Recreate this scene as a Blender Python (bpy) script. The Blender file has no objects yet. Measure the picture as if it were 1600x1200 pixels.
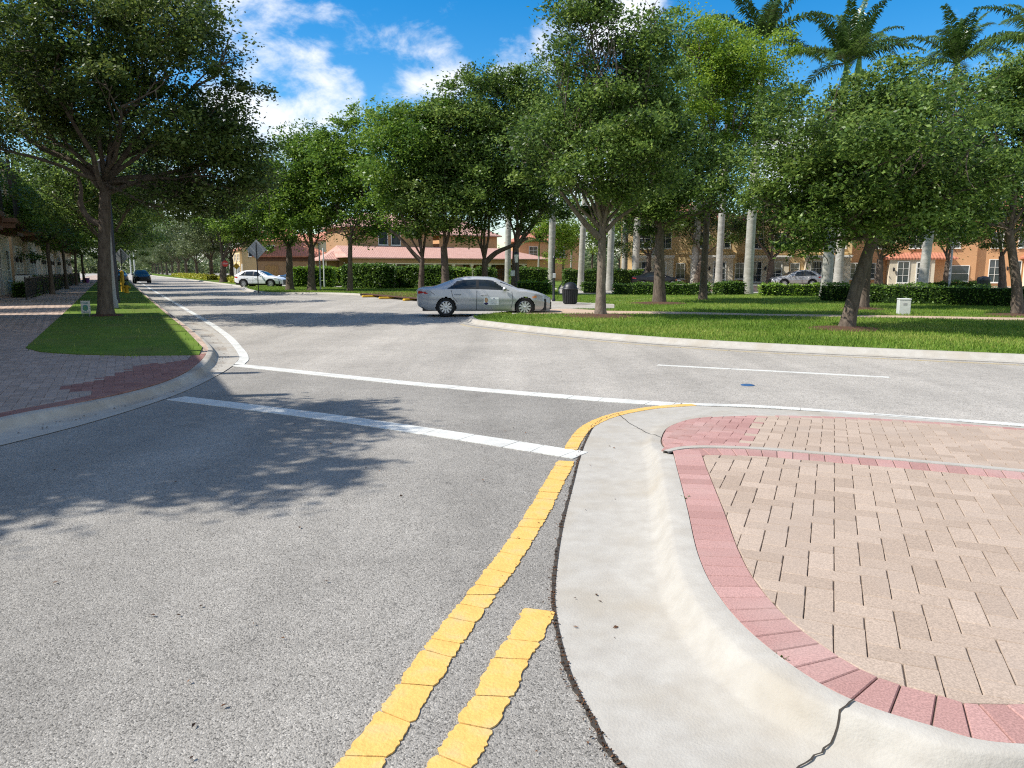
import bpy, math, random
import numpy as np
from mathutils import Vector, Matrix, noise as mnoise

R = math.radians
sc = bpy.context.scene
col = sc.collection
random.seed(7)
rng = np.random.default_rng(7)

# ------------------------------------------------------------------ camera, sky, sun, exposure
EYE = 1.7
FPX = 1150.0
PITCH = math.atan(179 / FPX)
cam = bpy.data.cameras.new("camera")
cam.sensor_width = 36
cam.lens = 36 * FPX / 1600
cam.clip_start = 0.05
cam.clip_end = 6000
camo = bpy.data.objects.new("camera", cam)
col.objects.link(camo)
camo.location = (0, 0, EYE)
camo.rotation_euler = (math.pi / 2 - PITCH, 0, 0)
sc.camera = camo

SUN_EL = R(48)
SUN_H = Vector((-0.98, -0.17, 0)).normalized()
SUN = Vector((SUN_H.x * math.cos(SUN_EL), SUN_H.y * math.cos(SUN_EL), math.sin(SUN_EL)))
sl = bpy.data.lights.new("sun", 'SUN')
sl.energy = 4.3
sl.angle = R(0.5)
sl.color = (1.0, 0.965, 0.90)
so = bpy.data.objects.new("sun", sl)
col.objects.link(so)
so.rotation_euler = SUN.to_track_quat('Z', 'Y').to_euler()
so.location = SUN * 60

sc.view_settings.view_transform = 'Standard'
sc.view_settings.look = 'None'
sc.view_settings.gamma = 1
sc.view_settings.exposure = 0.68
try:
    sc.cycles.max_bounces = 8
    sc.cycles.transmission_bounces = 4
    sc.cycles.use_denoising = False
    sc.cycles.filter_width = 1.15
except Exception:
    pass


def ray(px, py):
    u = (px - 800) / FPX
    v = (600 - py) / FPX
    return Vector((u, math.cos(PITCH) + v * math.sin(PITCH), -math.sin(PITCH) + v * math.cos(PITCH)))


def P(px, py, z=0.0):
    """ground point under a measured spot of the photo"""
    d = ray(px, py)
    t = (z - EYE) / d.z
    return Vector((d.x * t, d.y * t, z))


def W(px, py, Y):
    """point at distance Y"""
    d = ray(px, py)
    t = Y / d.y
    return Vector((d.x * t, Y, EYE + d.z * t))


world = bpy.data.worlds.new("World")
sc.world = world
world.use_nodes = True
nt = world.node_tree
nt.nodes.clear()


def N(tree, typ, **kw):
    n = tree.nodes.new(typ)
    for k, v in kw.items():
        if k.startswith('i_'):
            n.inputs[k[2:]].default_value = v
        elif k.startswith('n_'):
            n.inputs[int(k[2:])].default_value = v
        else:
            setattr(n, k, v)
    return n


def math_node(tree, op, a, b=None, c=None, clamp=False):
    n = tree.nodes.new('ShaderNodeMath')
    n.operation = op
    n.use_clamp = clamp
    for i, x in enumerate((a, b, c)):
        if x is None:
            continue
        if isinstance(x, (int, float)):
            n.inputs[i].default_value = x
        else:
            tree.links.new(x, n.inputs[i])
    return n.outputs[0]


def build_sky():
    L = nt.links.new
    out = N(nt, 'ShaderNodeOutputWorld')
    bg = N(nt, 'ShaderNodeBackground')
    bg.inputs['Strength'].default_value = 0.14
    sky = N(nt, 'ShaderNodeTexSky', sky_type='NISHITA', sun_disc=False)
    sky.sun_elevation = SUN_EL
    sky.sun_rotation = math.atan2(SUN_H.x, SUN_H.y)
    sky.air_density = 1.0
    sky.dust_density = 0.3
    sky.ozone_density = 1.6
    hs = N(nt, 'ShaderNodeHueSaturation')
    hs.inputs['Saturation'].default_value = 1.55
    hs.inputs['Value'].default_value = 0.80
    L(sky.outputs[0], hs.inputs['Color'])
    tc = N(nt, 'ShaderNodeTexCoord')
    nrm = N(nt, 'ShaderNodeVectorMath', operation='NORMALIZE')
    L(tc.outputs['Generated'], nrm.inputs[0])
    mp = N(nt, 'ShaderNodeMapping')
    mp.inputs['Scale'].default_value = (1, 1, 1.7)
    mp.inputs['Rotation'].default_value = (0, R(25), 0)
    L(nrm.outputs[0], mp.inputs[0])
    n1 = N(nt, 'ShaderNodeTexNoise')
    n1.inputs['Scale'].default_value = 13
    n1.inputs['Detail'].default_value = 9
    n1.inputs['Roughness'].default_value = 0.62
    n1.inputs['Distortion'].default_value = 0.25
    L(mp.outputs[0], n1.inputs['Vector'])
    total = None
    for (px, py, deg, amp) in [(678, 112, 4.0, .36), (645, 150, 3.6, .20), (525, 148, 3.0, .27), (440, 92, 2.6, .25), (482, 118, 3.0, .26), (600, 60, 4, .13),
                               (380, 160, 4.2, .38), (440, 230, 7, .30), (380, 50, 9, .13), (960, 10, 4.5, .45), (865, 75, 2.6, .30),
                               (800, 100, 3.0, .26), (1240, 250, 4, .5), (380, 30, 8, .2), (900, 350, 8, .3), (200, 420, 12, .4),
                               ((.2, -1, .5), 0, 48, .40), ((-1, -.5, .7), 0, 30, .34), ((1, -.3, .8), 0, 38, .40), ((.1, .1, 1), 0, 30, .30), ((1, .2, .25), 0, 22, .3)]:  # cloud patches added outside the view to whiten the ambient light
        d = ray(px, py).normalized() if not isinstance(px, tuple) else Vector(px).normalized()
        dot = N(nt, 'ShaderNodeVectorMath', operation='DOT_PRODUCT')
        L(nrm.outputs[0], dot.inputs[0])
        dot.inputs[1].default_value = d
        mr = N(nt, 'ShaderNodeMapRange', interpolation_type='SMOOTHSTEP')
        mr.inputs['From Min'].default_value = math.cos(R(deg))
        mr.inputs['From Max'].default_value = 1.0
        mr.inputs['To Max'].default_value = amp
        L(dot.outputs['Value'], mr.inputs['Value'])
        total = mr.outputs[0] if total is None else math_node(nt, 'MAXIMUM', total, mr.outputs[0])
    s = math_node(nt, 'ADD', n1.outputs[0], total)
    m = N(nt, 'ShaderNodeMapRange', interpolation_type='SMOOTHSTEP')
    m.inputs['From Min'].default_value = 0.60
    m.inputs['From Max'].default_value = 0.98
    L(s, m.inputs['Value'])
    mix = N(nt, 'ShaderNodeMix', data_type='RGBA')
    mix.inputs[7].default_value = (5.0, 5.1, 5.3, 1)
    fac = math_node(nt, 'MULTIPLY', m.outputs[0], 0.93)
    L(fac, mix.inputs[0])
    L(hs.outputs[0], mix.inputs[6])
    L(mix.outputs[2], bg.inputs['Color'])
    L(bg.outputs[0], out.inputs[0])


build_sky()

# ------------------------------------------------------------------ materials
MATS = {}


def new_mat(name):
    m = bpy.data.materials.new(name)
    m.use_nodes = True
    b = m.node_tree.nodes['Principled BSDF']
    return m, m.node_tree, b


def pm(name, c1, c2=None, scale=6.0, rough=0.8, bump=0.0, bscale=None, spec=0.3, metal=0.0, detail=5, coords='Object',
       stretch=None, coat=0.0, stain=None):
    """procedural material: two colours through noise, optional bump and a large-scale stain colour"""
    if name in MATS:
        return MATS[name]
    m, t, b = new_mat(name)
    L = t.links.new
    tc = N(t, 'ShaderNodeTexCoord')
    vec = tc.outputs[coords]
    if stretch:
        mp = N(t, 'ShaderNodeMapping')
        mp.inputs['Scale'].default_value = stretch
        L(vec, mp.inputs[0])
        vec = mp.outputs[0]
    if c2 is None:
        c2 = tuple(x * 0.8 for x in c1)
    n = N(t, 'ShaderNodeTexNoise')
    n.inputs['Scale'].default_value = scale
    n.inputs['Detail'].default_value = detail
    n.inputs['Roughness'].default_value = 0.65
    L(vec, n.inputs['Vector'])
    cr = N(t, 'ShaderNodeValToRGB')
    cr.color_ramp.elements[0].position = 0.32
    cr.color_ramp.elements[1].position = 0.68
    cr.color_ramp.elements[0].color = (*c2, 1)
    cr.color_ramp.elements[1].color = (*c1, 1)
    L(n.outputs[0], cr.inputs[0])
    c = cr.outputs[0]
    if stain:
        n2 = N(t, 'ShaderNodeTexNoise')
        n2.inputs['Scale'].default_value = stain[1]
        n2.inputs['Detail'].default_value = 6
        L(vec, n2.inputs['Vector'])
        mr = N(t, 'ShaderNodeMapRange')
        mr.inputs['From Min'].default_value = 0.48
        mr.inputs['From Max'].default_value = 0.72
        mr.inputs['To Max'].default_value = stain[2]
        L(n2.outputs[0], mr.inputs[0])
        mx = N(t, 'ShaderNodeMix', data_type='RGBA')
        mx.inputs[7].default_value = (*stain[0], 1)
        L(mr.outputs[0], mx.inputs[0])
        L(c, mx.inputs[6])
        c = mx.outputs[2]
    L(c, b.inputs['Base Color'])
    b.inputs['Roughness'].default_value = rough
    b.inputs['Specular IOR Level'].default_value = spec
    b.inputs['Metallic'].default_value = metal
    b.inputs['Coat Weight'].default_value = coat
    if bump > 0:
        n3 = N(t, 'ShaderNodeTexNoise')
        n3.inputs['Scale'].default_value = bscale or scale * 4
        n3.inputs['Detail'].default_value = 6
        L(vec, n3.inputs['Vector'])
        bp = N(t, 'ShaderNodeBump')
        bp.inputs['Strength'].default_value = bump
        bp.inputs['Distance'].default_value = 0.02
        L(n3.outputs[0], bp.inputs['Height'])
        L(bp.outputs[0], b.inputs['Normal'])
    MATS[name] = m
    return m


def leaf_mat(name, dark, mid, light, trans=0.34, rough=0.42, spec=0.3):
    if name in MATS:
        return MATS[name]
    m, t, b = new_mat(name)
    L = t.links.new
    at = N(t, 'ShaderNodeAttribute', attribute_name='var')
    cr = N(t, 'ShaderNodeValToRGB')
    cr.color_ramp.elements[0].color = (*dark, 1)
    cr.color_ramp.elements[1].color = (*light, 1)
    e = cr.color_ramp.elements.new(0.5)
    e.color = (*mid, 1)
    L(at.outputs['Fac'], cr.inputs[0])
    L(cr.outputs[0], b.inputs['Base Color'])
    b.inputs['Roughness'].default_value = rough
    b.inputs['Specular IOR Level'].default_value = spec
    tr = N(t, 'ShaderNodeBsdfTranslucent')
    hs = N(t, 'ShaderNodeHueSaturation')
    hs.inputs['Hue'].default_value = 0.49
    hs.inputs['Value'].default_value = 1.5
    L(cr.outputs[0], hs.inputs['Color'])
    L(hs.outputs[0], tr.inputs['Color'])
    ms = N(t, 'ShaderNodeMixShader')
    ms.inputs[0].default_value = trans
    L(b.outputs[0], ms.inputs[1])
    L(tr.outputs[0], ms.inputs[2])
    L(ms.outputs[0], t.nodes['Material Output'].inputs[0])
    MATS[name] = m
    return m


def asphalt_mat(name, base, dark, light, agg=110.0, stain_amt=0.5):
    m, t, b = new_mat(name)
    L = t.links.new
    tc = N(t, 'ShaderNodeTexCoord')
    vec = tc.outputs['Object']
    vo = N(t, 'ShaderNodeTexVoronoi')
    vo.inputs['Scale'].default_value = agg
    L(vec, vo.inputs['Vector'])
    sepc = N(t, 'ShaderNodeSeparateColor')
    L(vo.outputs['Color'], sepc.inputs[0])
    cr = N(t, 'ShaderNodeValToRGB')
    els = cr.color_ramp.elements
    els[0].color = (*dark, 1)
    els[0].position = 0.0
    els[1].color = (*light, 1)
    els[1].position = 1.0
    e = els.new(0.30)
    e.color = (*base, 1)
    e = els.new(0.78)
    e.color = tuple(x * 1.12 for x in base) + (1,)
    L(sepc.outputs[0], cr.inputs[0])
    # wide patches
    n = N(t, 'ShaderNodeTexNoise')
    n.inputs['Scale'].default_value = 0.55
    n.inputs['Detail'].default_value = 8
    n.inputs['Roughness'].default_value = 0.6
    L(vec, n.inputs['Vector'])
    mr = N(t, 'ShaderNodeMapRange')
    mr.inputs['From Min'].default_value = 0.3
    mr.inputs['From Max'].default_value = 0.7
    mr.inputs['To Min'].default_value = 1 - 0.30 * stain_amt
    mr.inputs['To Max'].default_value = 1 + 0.22 * stain_amt
    L(n.outputs[0], mr.inputs[0])
    n2 = N(t, 'ShaderNodeTexNoise')
    n2.inputs['Scale'].default_value = 5.5
    n2.inputs['Detail'].default_value = 6
    L(vec, n2.inputs['Vector'])
    mr2 = N(t, 'ShaderNodeMapRange')
    mr2.inputs['From Min'].default_value = 0.3
    mr2.inputs['From Max'].default_value = 0.75
    mr2.inputs['To Min'].default_value = 1.06
    mr2.inputs['To Max'].default_value = 0.90
    L(n2.outputs[0], mr2.inputs[0])
    k = math_node(t, 'MULTIPLY', mr.outputs[0], mr2.outputs[0])
    v2 = N(t, 'ShaderNodeTexVoronoi')
    v2.inputs['Scale'].default_value = 2.6
    L(vec, v2.inputs['Vector'])
    n5 = N(t, 'ShaderNodeTexNoise')
    n5.inputs['Scale'].default_value = 30
    L(vec, n5.inputs['Vector'])
    dsp = math_node(t, 'ADD', v2.outputs['Distance'], math_node(t, 'MULTIPLY', n5.outputs[0], .06))
    mr3 = N(t, 'ShaderNodeMapRange', interpolation_type='SMOOTHSTEP')
    mr3.inputs['From Min'].default_value = .050
    mr3.inputs['From Max'].default_value = .085
    mr3.inputs['To Min'].default_value = .52
    mr3.inputs['To Max'].default_value = 1
    L(dsp, mr3.inputs[0])
    k = math_node(t, 'MULTIPLY', k, mr3.outputs[0])
    # long worn wheel tracks
    mpw = N(t, 'ShaderNodeMapping')
    mpw.inputs['Rotation'].default_value = (0, 0, R(-14) if agg > 100 else R(62))
    mpw.inputs['Scale'].default_value = (1.0, .06, 1)
    L(vec, mpw.inputs[0])
    n6 = N(t, 'ShaderNodeTexNoise')
    n6.inputs['Scale'].default_value = 1.1
    n6.inputs['Detail'].default_value = 3
    L(mpw.outputs[0], n6.inputs['Vector'])
    mr4 = N(t, 'ShaderNodeMapRange')
    mr4.inputs['From Min'].default_value = .35
    mr4.inputs['From Max'].default_value = .65
    mr4.inputs['To Min'].default_value = .88
    mr4.inputs['To Max'].default_value = 1.08
    L(n6.outputs[0], mr4.inputs[0])
    k = math_node(t, 'MULTIPLY', k, mr4.outputs[0])
    mx = N(t, 'ShaderNodeVectorMath', operation='SCALE')
    L(cr.outputs[0], mx.inputs[0])
    L(k, mx.inputs['Scale'])
    L(mx.outputs[0], b.inputs['Base Color'])
    b.inputs['Roughness'].default_value = 0.85
    b.inputs['Specular IOR Level'].default_value = 0.25
    bp = N(t, 'ShaderNodeBump')
    bp.inputs['Strength'].default_value = 0.55
    bp.inputs['Distance'].default_value = 0.006
    n4 = N(t, 'ShaderNodeTexNoise')
    n4.inputs['Scale'].default_value = agg * 0.8
    n4.inputs['Detail'].default_value = 3
    L(vec, n4.inputs['Vector'])
    hsum = math_node(t, 'SUBTRACT', n4.outputs[0], vo.outputs['Distance'])
    L(hsum, bp.inputs['Height'])
    L(bp.outputs[0], b.inputs['Normal'])
    return m


M_road = asphalt_mat('asphalt_worn', (0.345, 0.315, 0.272), (0.21, 0.19, 0.163), (0.45, 0.41, 0.36), 80, 0.45)
M_side = asphalt_mat('asphalt_coarse', (0.258, 0.238, 0.208), (0.10, 0.092, 0.08), (0.41, 0.38, 0.335), 150, 0.6)
M_conc = pm('concrete', (0.415, 0.388, 0.34), (0.35, 0.322, 0.278), 7, 0.92, 0.2, 90, spec=0.12, stain=((0.33, 0.285, 0.22), 1.6, 0.7))
M_conc2 = pm('concrete_gutter_old', (0.42, 0.39, 0.335), (0.33, 0.30, 0.255), 5, 0.9, 0.25, 70, stain=((0.24, 0.19, 0.14), 1.1, 0.7))
M_white = pm('white_marking', (0.63, 0.62, 0.57), (0.52, 0.51, 0.46), 14, 0.7, 0.2, 70, stain=((0.40, 0.38, 0.35), 3, 0.6))
M_yellow = pm('yellow_marking', (0.74, 0.445, 0.125), (0.63, 0.365, 0.10), 9, 0.7, 0.3, 60, stain=((0.48, 0.36, 0.18), 9, 0.7))
M_joint = pm('dirt_joint', (0.06, 0.05, 0.04), (0.03, 0.026, 0.022), 30, 0.95)
M_lawn = pm('lawn_soil', (0.13, 0.195, 0.03), (0.08, 0.14, 0.02), 1.6, 0.95, 0.4, 40, spec=0.1, stain=((0.14, 0.13, 0.045), 0.6, 0.5))
M_blade = leaf_mat('grass_blade', (0.075, 0.14, 0.016), (0.15, 0.25, 0.028), (0.34, 0.36, 0.085), 0.3, 0.6, 0.2)
M_mulch = pm('mulch', (0.12, 0.055, 0.033), (0.06, 0.03, 0.02), 14, 0.95, 0.6, 40)
M_bark = pm('oak_bark', (0.17, 0.135, 0.105), (0.075, 0.058, 0.045), 9, 0.95, 0.9, 22, spec=0.1, stretch=(1, 1, 0.35))
M_barkl = pm('oak_bark_pale', (0.27, 0.22, 0.175), (0.13, 0.10, 0.08), 8, 0.95, 0.9, 22, spec=0.1, stretch=(1, 1, 0.35))
M_palm = pm('palm_trunk', (0.42, 0.40, 0.35), (0.28, 0.265, 0.225), 3, 0.9, 0.4, 16, stretch=(1, 1, 2.2), stain=((0.20, 0.19, 0.15), 1.2, 0.6))
M_shaft = pm('palm_crownshaft', (0.10, 0.20, 0.04), (0.08, 0.15, 0.03), 3, 0.5)
M_leaf = leaf_mat('oak_leaf', (0.026, 0.052, 0.010), (0.088, 0.156, 0.026), (0.23, 0.31, 0.07), 0.4)
M_leafy = leaf_mat('oak_leaf_young', (0.08, 0.145, 0.014), (0.17, 0.27, 0.026), (0.29, 0.38, 0.05), 0.4)
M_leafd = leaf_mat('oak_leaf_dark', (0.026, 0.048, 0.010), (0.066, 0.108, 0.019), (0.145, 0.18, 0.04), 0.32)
M_leafo = leaf_mat('buttonwood_leaf', (0.05, 0.075, 0.026), (0.10, 0.135, 0.05), (0.17, 0.20, 0.09))
M_leafb = leaf_mat('oak_leaf_bright', (0.042, 0.092, 0.012), (0.105, 0.195, 0.022), (0.20, 0.29, 0.042), 0.4)
M_frond = leaf_mat('palm_frond', (0.026, 0.06, 0.012), (0.06, 0.115, 0.019), (0.13, 0.19, 0.04), 0.3, 0.35, 0.5)
M_hedge = leaf_mat('hedge_leaf', (0.035, 0.075, 0.011), (0.085, 0.165, 0.02), (0.16, 0.25, 0.035), 0.25)
M_hedgel = leaf_mat('hedge_leaf_lime', (0.06, 0.13, 0.012), (0.15, 0.27, 0.02), (0.26, 0.37, 0.04), 0.3)
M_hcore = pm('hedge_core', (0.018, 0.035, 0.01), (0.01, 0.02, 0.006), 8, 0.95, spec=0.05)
M_shrub = leaf_mat('shrub_yellow', (0.18, 0.20, 0.02), (0.35, 0.36, 0.03), (0.52, 0.48, 0.06), 0.2)
M_iron = pm('black_iron', (0.018, 0.018, 0.02), (0.012, 0.012, 0.013), 10, 0.45, spec=0.5)
M_black = pm('black_plastic', (0.02, 0.021, 0.023), (0.013, 0.013, 0.014), 10, 0.5, spec=0.4)
M_grey = pm('grey_metal', (0.33, 0.33, 0.33), (0.26, 0.26, 0.26), 6, 0.5, spec=0.5)
M_lgrey = pm('pale_grey_paint', (0.58, 0.59, 0.57), (0.50, 0.51, 0.48), 4, 0.6, stain=((0.33, 0.32, 0.28), 3, 0.4))
M_glass = pm('dark_glass', (0.02, 0.026, 0.03), (0.014, 0.018, 0.02), 2, 0.04, spec=0.5)
M_pane = pm('window_pane', (0.06, 0.075, 0.085), (0.03, 0.04, 0.045), 1.3, 0.06, spec=0.8)
M_cream = pm('cream_stucco', (0.72, 0.63, 0.48), (0.65, 0.56, 0.42), 3, 0.9, 0.2, 50)
M_trim = pm('white_trim', (0.78, 0.76, 0.70), (0.70, 0.68, 0.62), 5, 0.6)
M_yelw = pm('ochre_stucco', (0.70, 0.51, 0.27), (0.64, 0.46, 0.235), 2, 0.9, 0.2, 50, stain=((0.5, 0.36, 0.18), 0.5, 0.4))
M_oran = pm('orange_stucco', (0.66, 0.37, 0.19), (0.60, 0.33, 0.165), 2, 0.9, 0.2, 50, stain=((0.50, 0.26, 0.12), 0.5, 0.4))
M_tan = pm('tan_stucco', (0.42, 0.26, 0.14), (0.37, 0.22, 0.115), 2, 0.9, 0.2, 50)
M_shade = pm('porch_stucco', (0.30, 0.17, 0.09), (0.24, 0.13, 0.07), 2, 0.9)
M_wood = pm('wood_planks', (0.50, 0.30, 0.12), (0.36, 0.20, 0.075), 5, 0.7, stretch=(9, 9, 0.4))
M_dwood = pm('dark_wood', (0.05, 0.035, 0.026), (0.03, 0.02, 0.016), 5, 0.7, stretch=(5, 5, 0.6))
M_fascia = pm('brown_fascia', (0.16, 0.085, 0.05), (0.12, 0.06, 0.035), 3, 0.8)
M_tyre = pm('tyre', (0.022, 0.022, 0.022), (0.014, 0.014, 0.014), 20, 0.85)
M_rim = pm('alloy', (0.62, 0.63, 0.64), (0.54, 0.55, 0.56), 4, 0.3, spec=0.6, metal=0.6)
M_silver = pm('silver_paint', (0.44, 0.445, 0.45), (0.42, 0.425, 0.43), 2, 0.28, spec=0.5, metal=0.2, coat=0.5)
M_whitep = pm('white_paint', (0.80, 0.81, 0.82), (0.77, 0.78, 0.79), 2, 0.22, spec=0.5, coat=0.6)
M_blackp = pm('black_paint', (0.012, 0.014, 0.018), (0.009, 0.01, 0.013), 2, 0.3, spec=0.35, coat=0.15)
M_bluep = pm('blue_paint', (0.05, 0.09, 0.15), (0.04, 0.075, 0.13), 2, 0.2, spec=0.6, coat=0.8)
M_red = pm('tail_lens', (0.45, 0.025, 0.02), (0.35, 0.02, 0.015), 3, 0.15, spec=0.7)
M_lens = pm('head_lens', (0.55, 0.56, 0.58), (0.35, 0.36, 0.38), 9, 0.1, spec=0.8)
M_amber = pm('amber_lens', (0.70, 0.26, 0.06), (0.6, 0.2, 0.05), 3, 0.2, spec=0.7)
M_hydr = pm('yellow_paint_old', (0.62, 0.38, 0.03), (0.5, 0.29, 0.02), 6, 0.6)
M_signb = pm('sign_back', (0.42, 0.43, 0.43), (0.35, 0.36, 0.36), 3, 0.45, spec=0.5, metal=0.3)
M_stop = pm('stop_red', (0.55, 0.05, 0.04), (0.48, 0.04, 0.035), 3, 0.5)


def tile_mat(name, c1, c2, rough=0.85):
    m, t, b = new_mat(name)
    L = t.links.new
    tc = N(t, 'ShaderNodeTexCoord')
    wv = N(t, 'ShaderNodeTexWave', wave_type='BANDS', bands_direction='X')
    wv.inputs['Scale'].default_value = 1.1
    wv.inputs['Distortion'].default_value = 0.4
    L(tc.outputs['Object'], wv.inputs['Vector'])
    n = N(t, 'ShaderNodeTexNoise')
    n.inputs['Scale'].default_value = 2.5
    n.inputs['Detail'].default_value = 7
    L(tc.outputs['Object'], n.inputs['Vector'])
    cr = N(t, 'ShaderNodeValToRGB')
    cr.color_ramp.elements[0].color = (*c2, 1)
    cr.color_ramp.elements[0].position = 0.3
    cr.color_ramp.elements[1].color = (*c1, 1)
    cr.color_ramp.elements[1].position = 0.7
    L(n.outputs[0], cr.inputs[0])
    L(cr.outputs[0], b.inputs['Base Color'])
    b.inputs['Roughness'].default_value = rough
    bp = N(t, 'ShaderNodeBump')
    bp.inputs['Strength'].default_value = 0.6
    bp.inputs['Distance'].default_value = 0.06
    L(wv.outputs[0], bp.inputs['Height'])
    L(bp.outputs[0], b.inputs['Normal'])
    return m


M_tile = tile_mat('pink_roof_tile', (0.53, 0.315, 0.25), (0.43, 0.235, 0.18))
M_tile2 = tile_mat('terracotta_tile', (0.50, 0.20, 0.12), (0.36, 0.13, 0.075))


def paver_mat(name, c1, c2, c3):
    m, t, b = new_mat(name)
    L = t.links.new
    at = N(t, 'ShaderNodeAttribute', attribute_name='var')
    cr = N(t, 'ShaderNodeValToRGB')
    cr.color_ramp.elements[0].color = (*c2, 1)
    cr.color_ramp.elements[1].color = (*c1, 1)
    L(at.outputs['Fac'], cr.inputs[0])
    tc = N(t, 'ShaderNodeTexCoord')
    n = N(t, 'ShaderNodeTexNoise')
    n.inputs['Scale'].default_value = 130
    n.inputs['Detail'].default_value = 4
    L(tc.outputs['Object'], n.inputs['Vector'])
    mr = N(t, 'ShaderNodeMapRange')
    mr.inputs['From Min'].default_value = 0.35
    mr.inputs['From Max'].default_value = 0.65
    mr.inputs['To Min'].default_value = 0.80
    mr.inputs['To Max'].default_value = 1.18
    L(n.outputs[0], mr.inputs[0])
    mu = N(t, 'ShaderNodeVectorMath', operation='SCALE')
    L(cr.outputs[0], mu.inputs[0])
    L(mr.outputs[0], mu.inputs['Scale'])
    n2 = N(t, 'ShaderNodeTexNoise')
    n2.inputs['Scale'].default_value = 1.7
    n2.inputs['Detail'].default_value = 7
    L(tc.outputs['Object'], n2.inputs['Vector'])
    mr2 = N(t, 'ShaderNodeMapRange')
    mr2.inputs['From Min'].default_value = 0.5
    mr2.inputs['From Max'].default_value = 0.75
    mr2.inputs['To Max'].default_value = 0.5
    L(n2.outputs[0], mr2.inputs[0])
    mx = N(t, 'ShaderNodeMix', data_type='RGBA')
    mx.inputs[7].default_value = (*c3, 1)
    L(mr2.outputs[0], mx.inputs[0])
    L(mu.outputs[0], mx.inputs[6])
    L(mx.outputs[2], b.inputs['Base Color'])
    b.inputs['Roughness'].default_value = 0.9
    b.inputs['Specular IOR Level'].default_value = 0.2
    bp = N(t, 'ShaderNodeBump')
    bp.inputs['Strength'].default_value = 0.35
    bp.inputs['Distance'].default_value = 0.004
    L(n.outputs[0], bp.inputs['Height'])
    L(bp.outputs[0], b.inputs['Normal'])
    return m


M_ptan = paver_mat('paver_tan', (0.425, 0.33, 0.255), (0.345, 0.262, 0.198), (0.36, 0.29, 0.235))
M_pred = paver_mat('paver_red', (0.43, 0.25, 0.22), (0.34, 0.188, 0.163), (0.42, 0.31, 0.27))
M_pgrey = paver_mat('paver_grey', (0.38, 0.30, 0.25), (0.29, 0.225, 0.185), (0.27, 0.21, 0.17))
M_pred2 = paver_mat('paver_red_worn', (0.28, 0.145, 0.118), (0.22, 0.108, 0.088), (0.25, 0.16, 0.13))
M_bed = pm('paver_bed', (0.13, 0.098, 0.07), (0.085, 0.065, 0.048), 12, 0.95)


# ------------------------------------------------------------------ mesh helpers
def np_mesh(name, V, F, mats, midx=None, var=None, smooth=False):
    V = np.asarray(V, dtype=np.float32)
    F = np.asarray(F, dtype=np.int32)
    me = bpy.data.meshes.new(name)
    k = F.shape[1]
    me.vertices.add(len(V))
    me.vertices.foreach_set('co', V.ravel())
    me.loops.add(F.size)
    me.loops.foreach_set('vertex_index', F.ravel())
    me.polygons.add(len(F))
    me.polygons.foreach_set('loop_start', np.arange(0, F.size, k, dtype=np.int32))
    if not isinstance(mats, (list, tuple)):
        mats = [mats]
    for m in mats:
        me.materials.append(m)
    if midx is not None:
        me.polygons.foreach_set('material_index', np.asarray(midx, dtype=np.int32))
    me.polygons.foreach_set('use_smooth', np.full(len(F), bool(smooth)))
    me.update(calc_edges=True)
    if var is not None:
        a = me.attributes.new('var', 'FLOAT', 'FACE')
        a.data.foreach_set('value', np.asarray(var, dtype=np.float32))
    return me


def link(name, me, parent=None, loc=None, rz=None):
    o = bpy.data.objects.new(name, me)
    col.objects.link(o)
    if parent is not None:
        o.parent = parent
    if loc is not None:
        o.location = loc
    if rz is not None:
        o.rotation_euler = (0, 0, rz)
    return o


def tag(o, label=None, cat=None, group=None, kind=None):
    if label:
        o['label'] = label
    if cat:
        o['category'] = cat
    if group:
        o['group'] = group
    if kind:
        o['kind'] = kind
    return o


def empty(name, loc, rz, label, cat, group=None):
    o = link(name, None, None, loc, rz)
    o.empty_display_size = 0.2
    return tag(o, label, cat, group)


def copy_tree(o, parent=None):
    c = o.copy()
    col.objects.link(c)
    if parent is not None:
        c.parent = parent
    for ch in list(o.children):
        copy_tree(ch, c)
    return c


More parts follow.
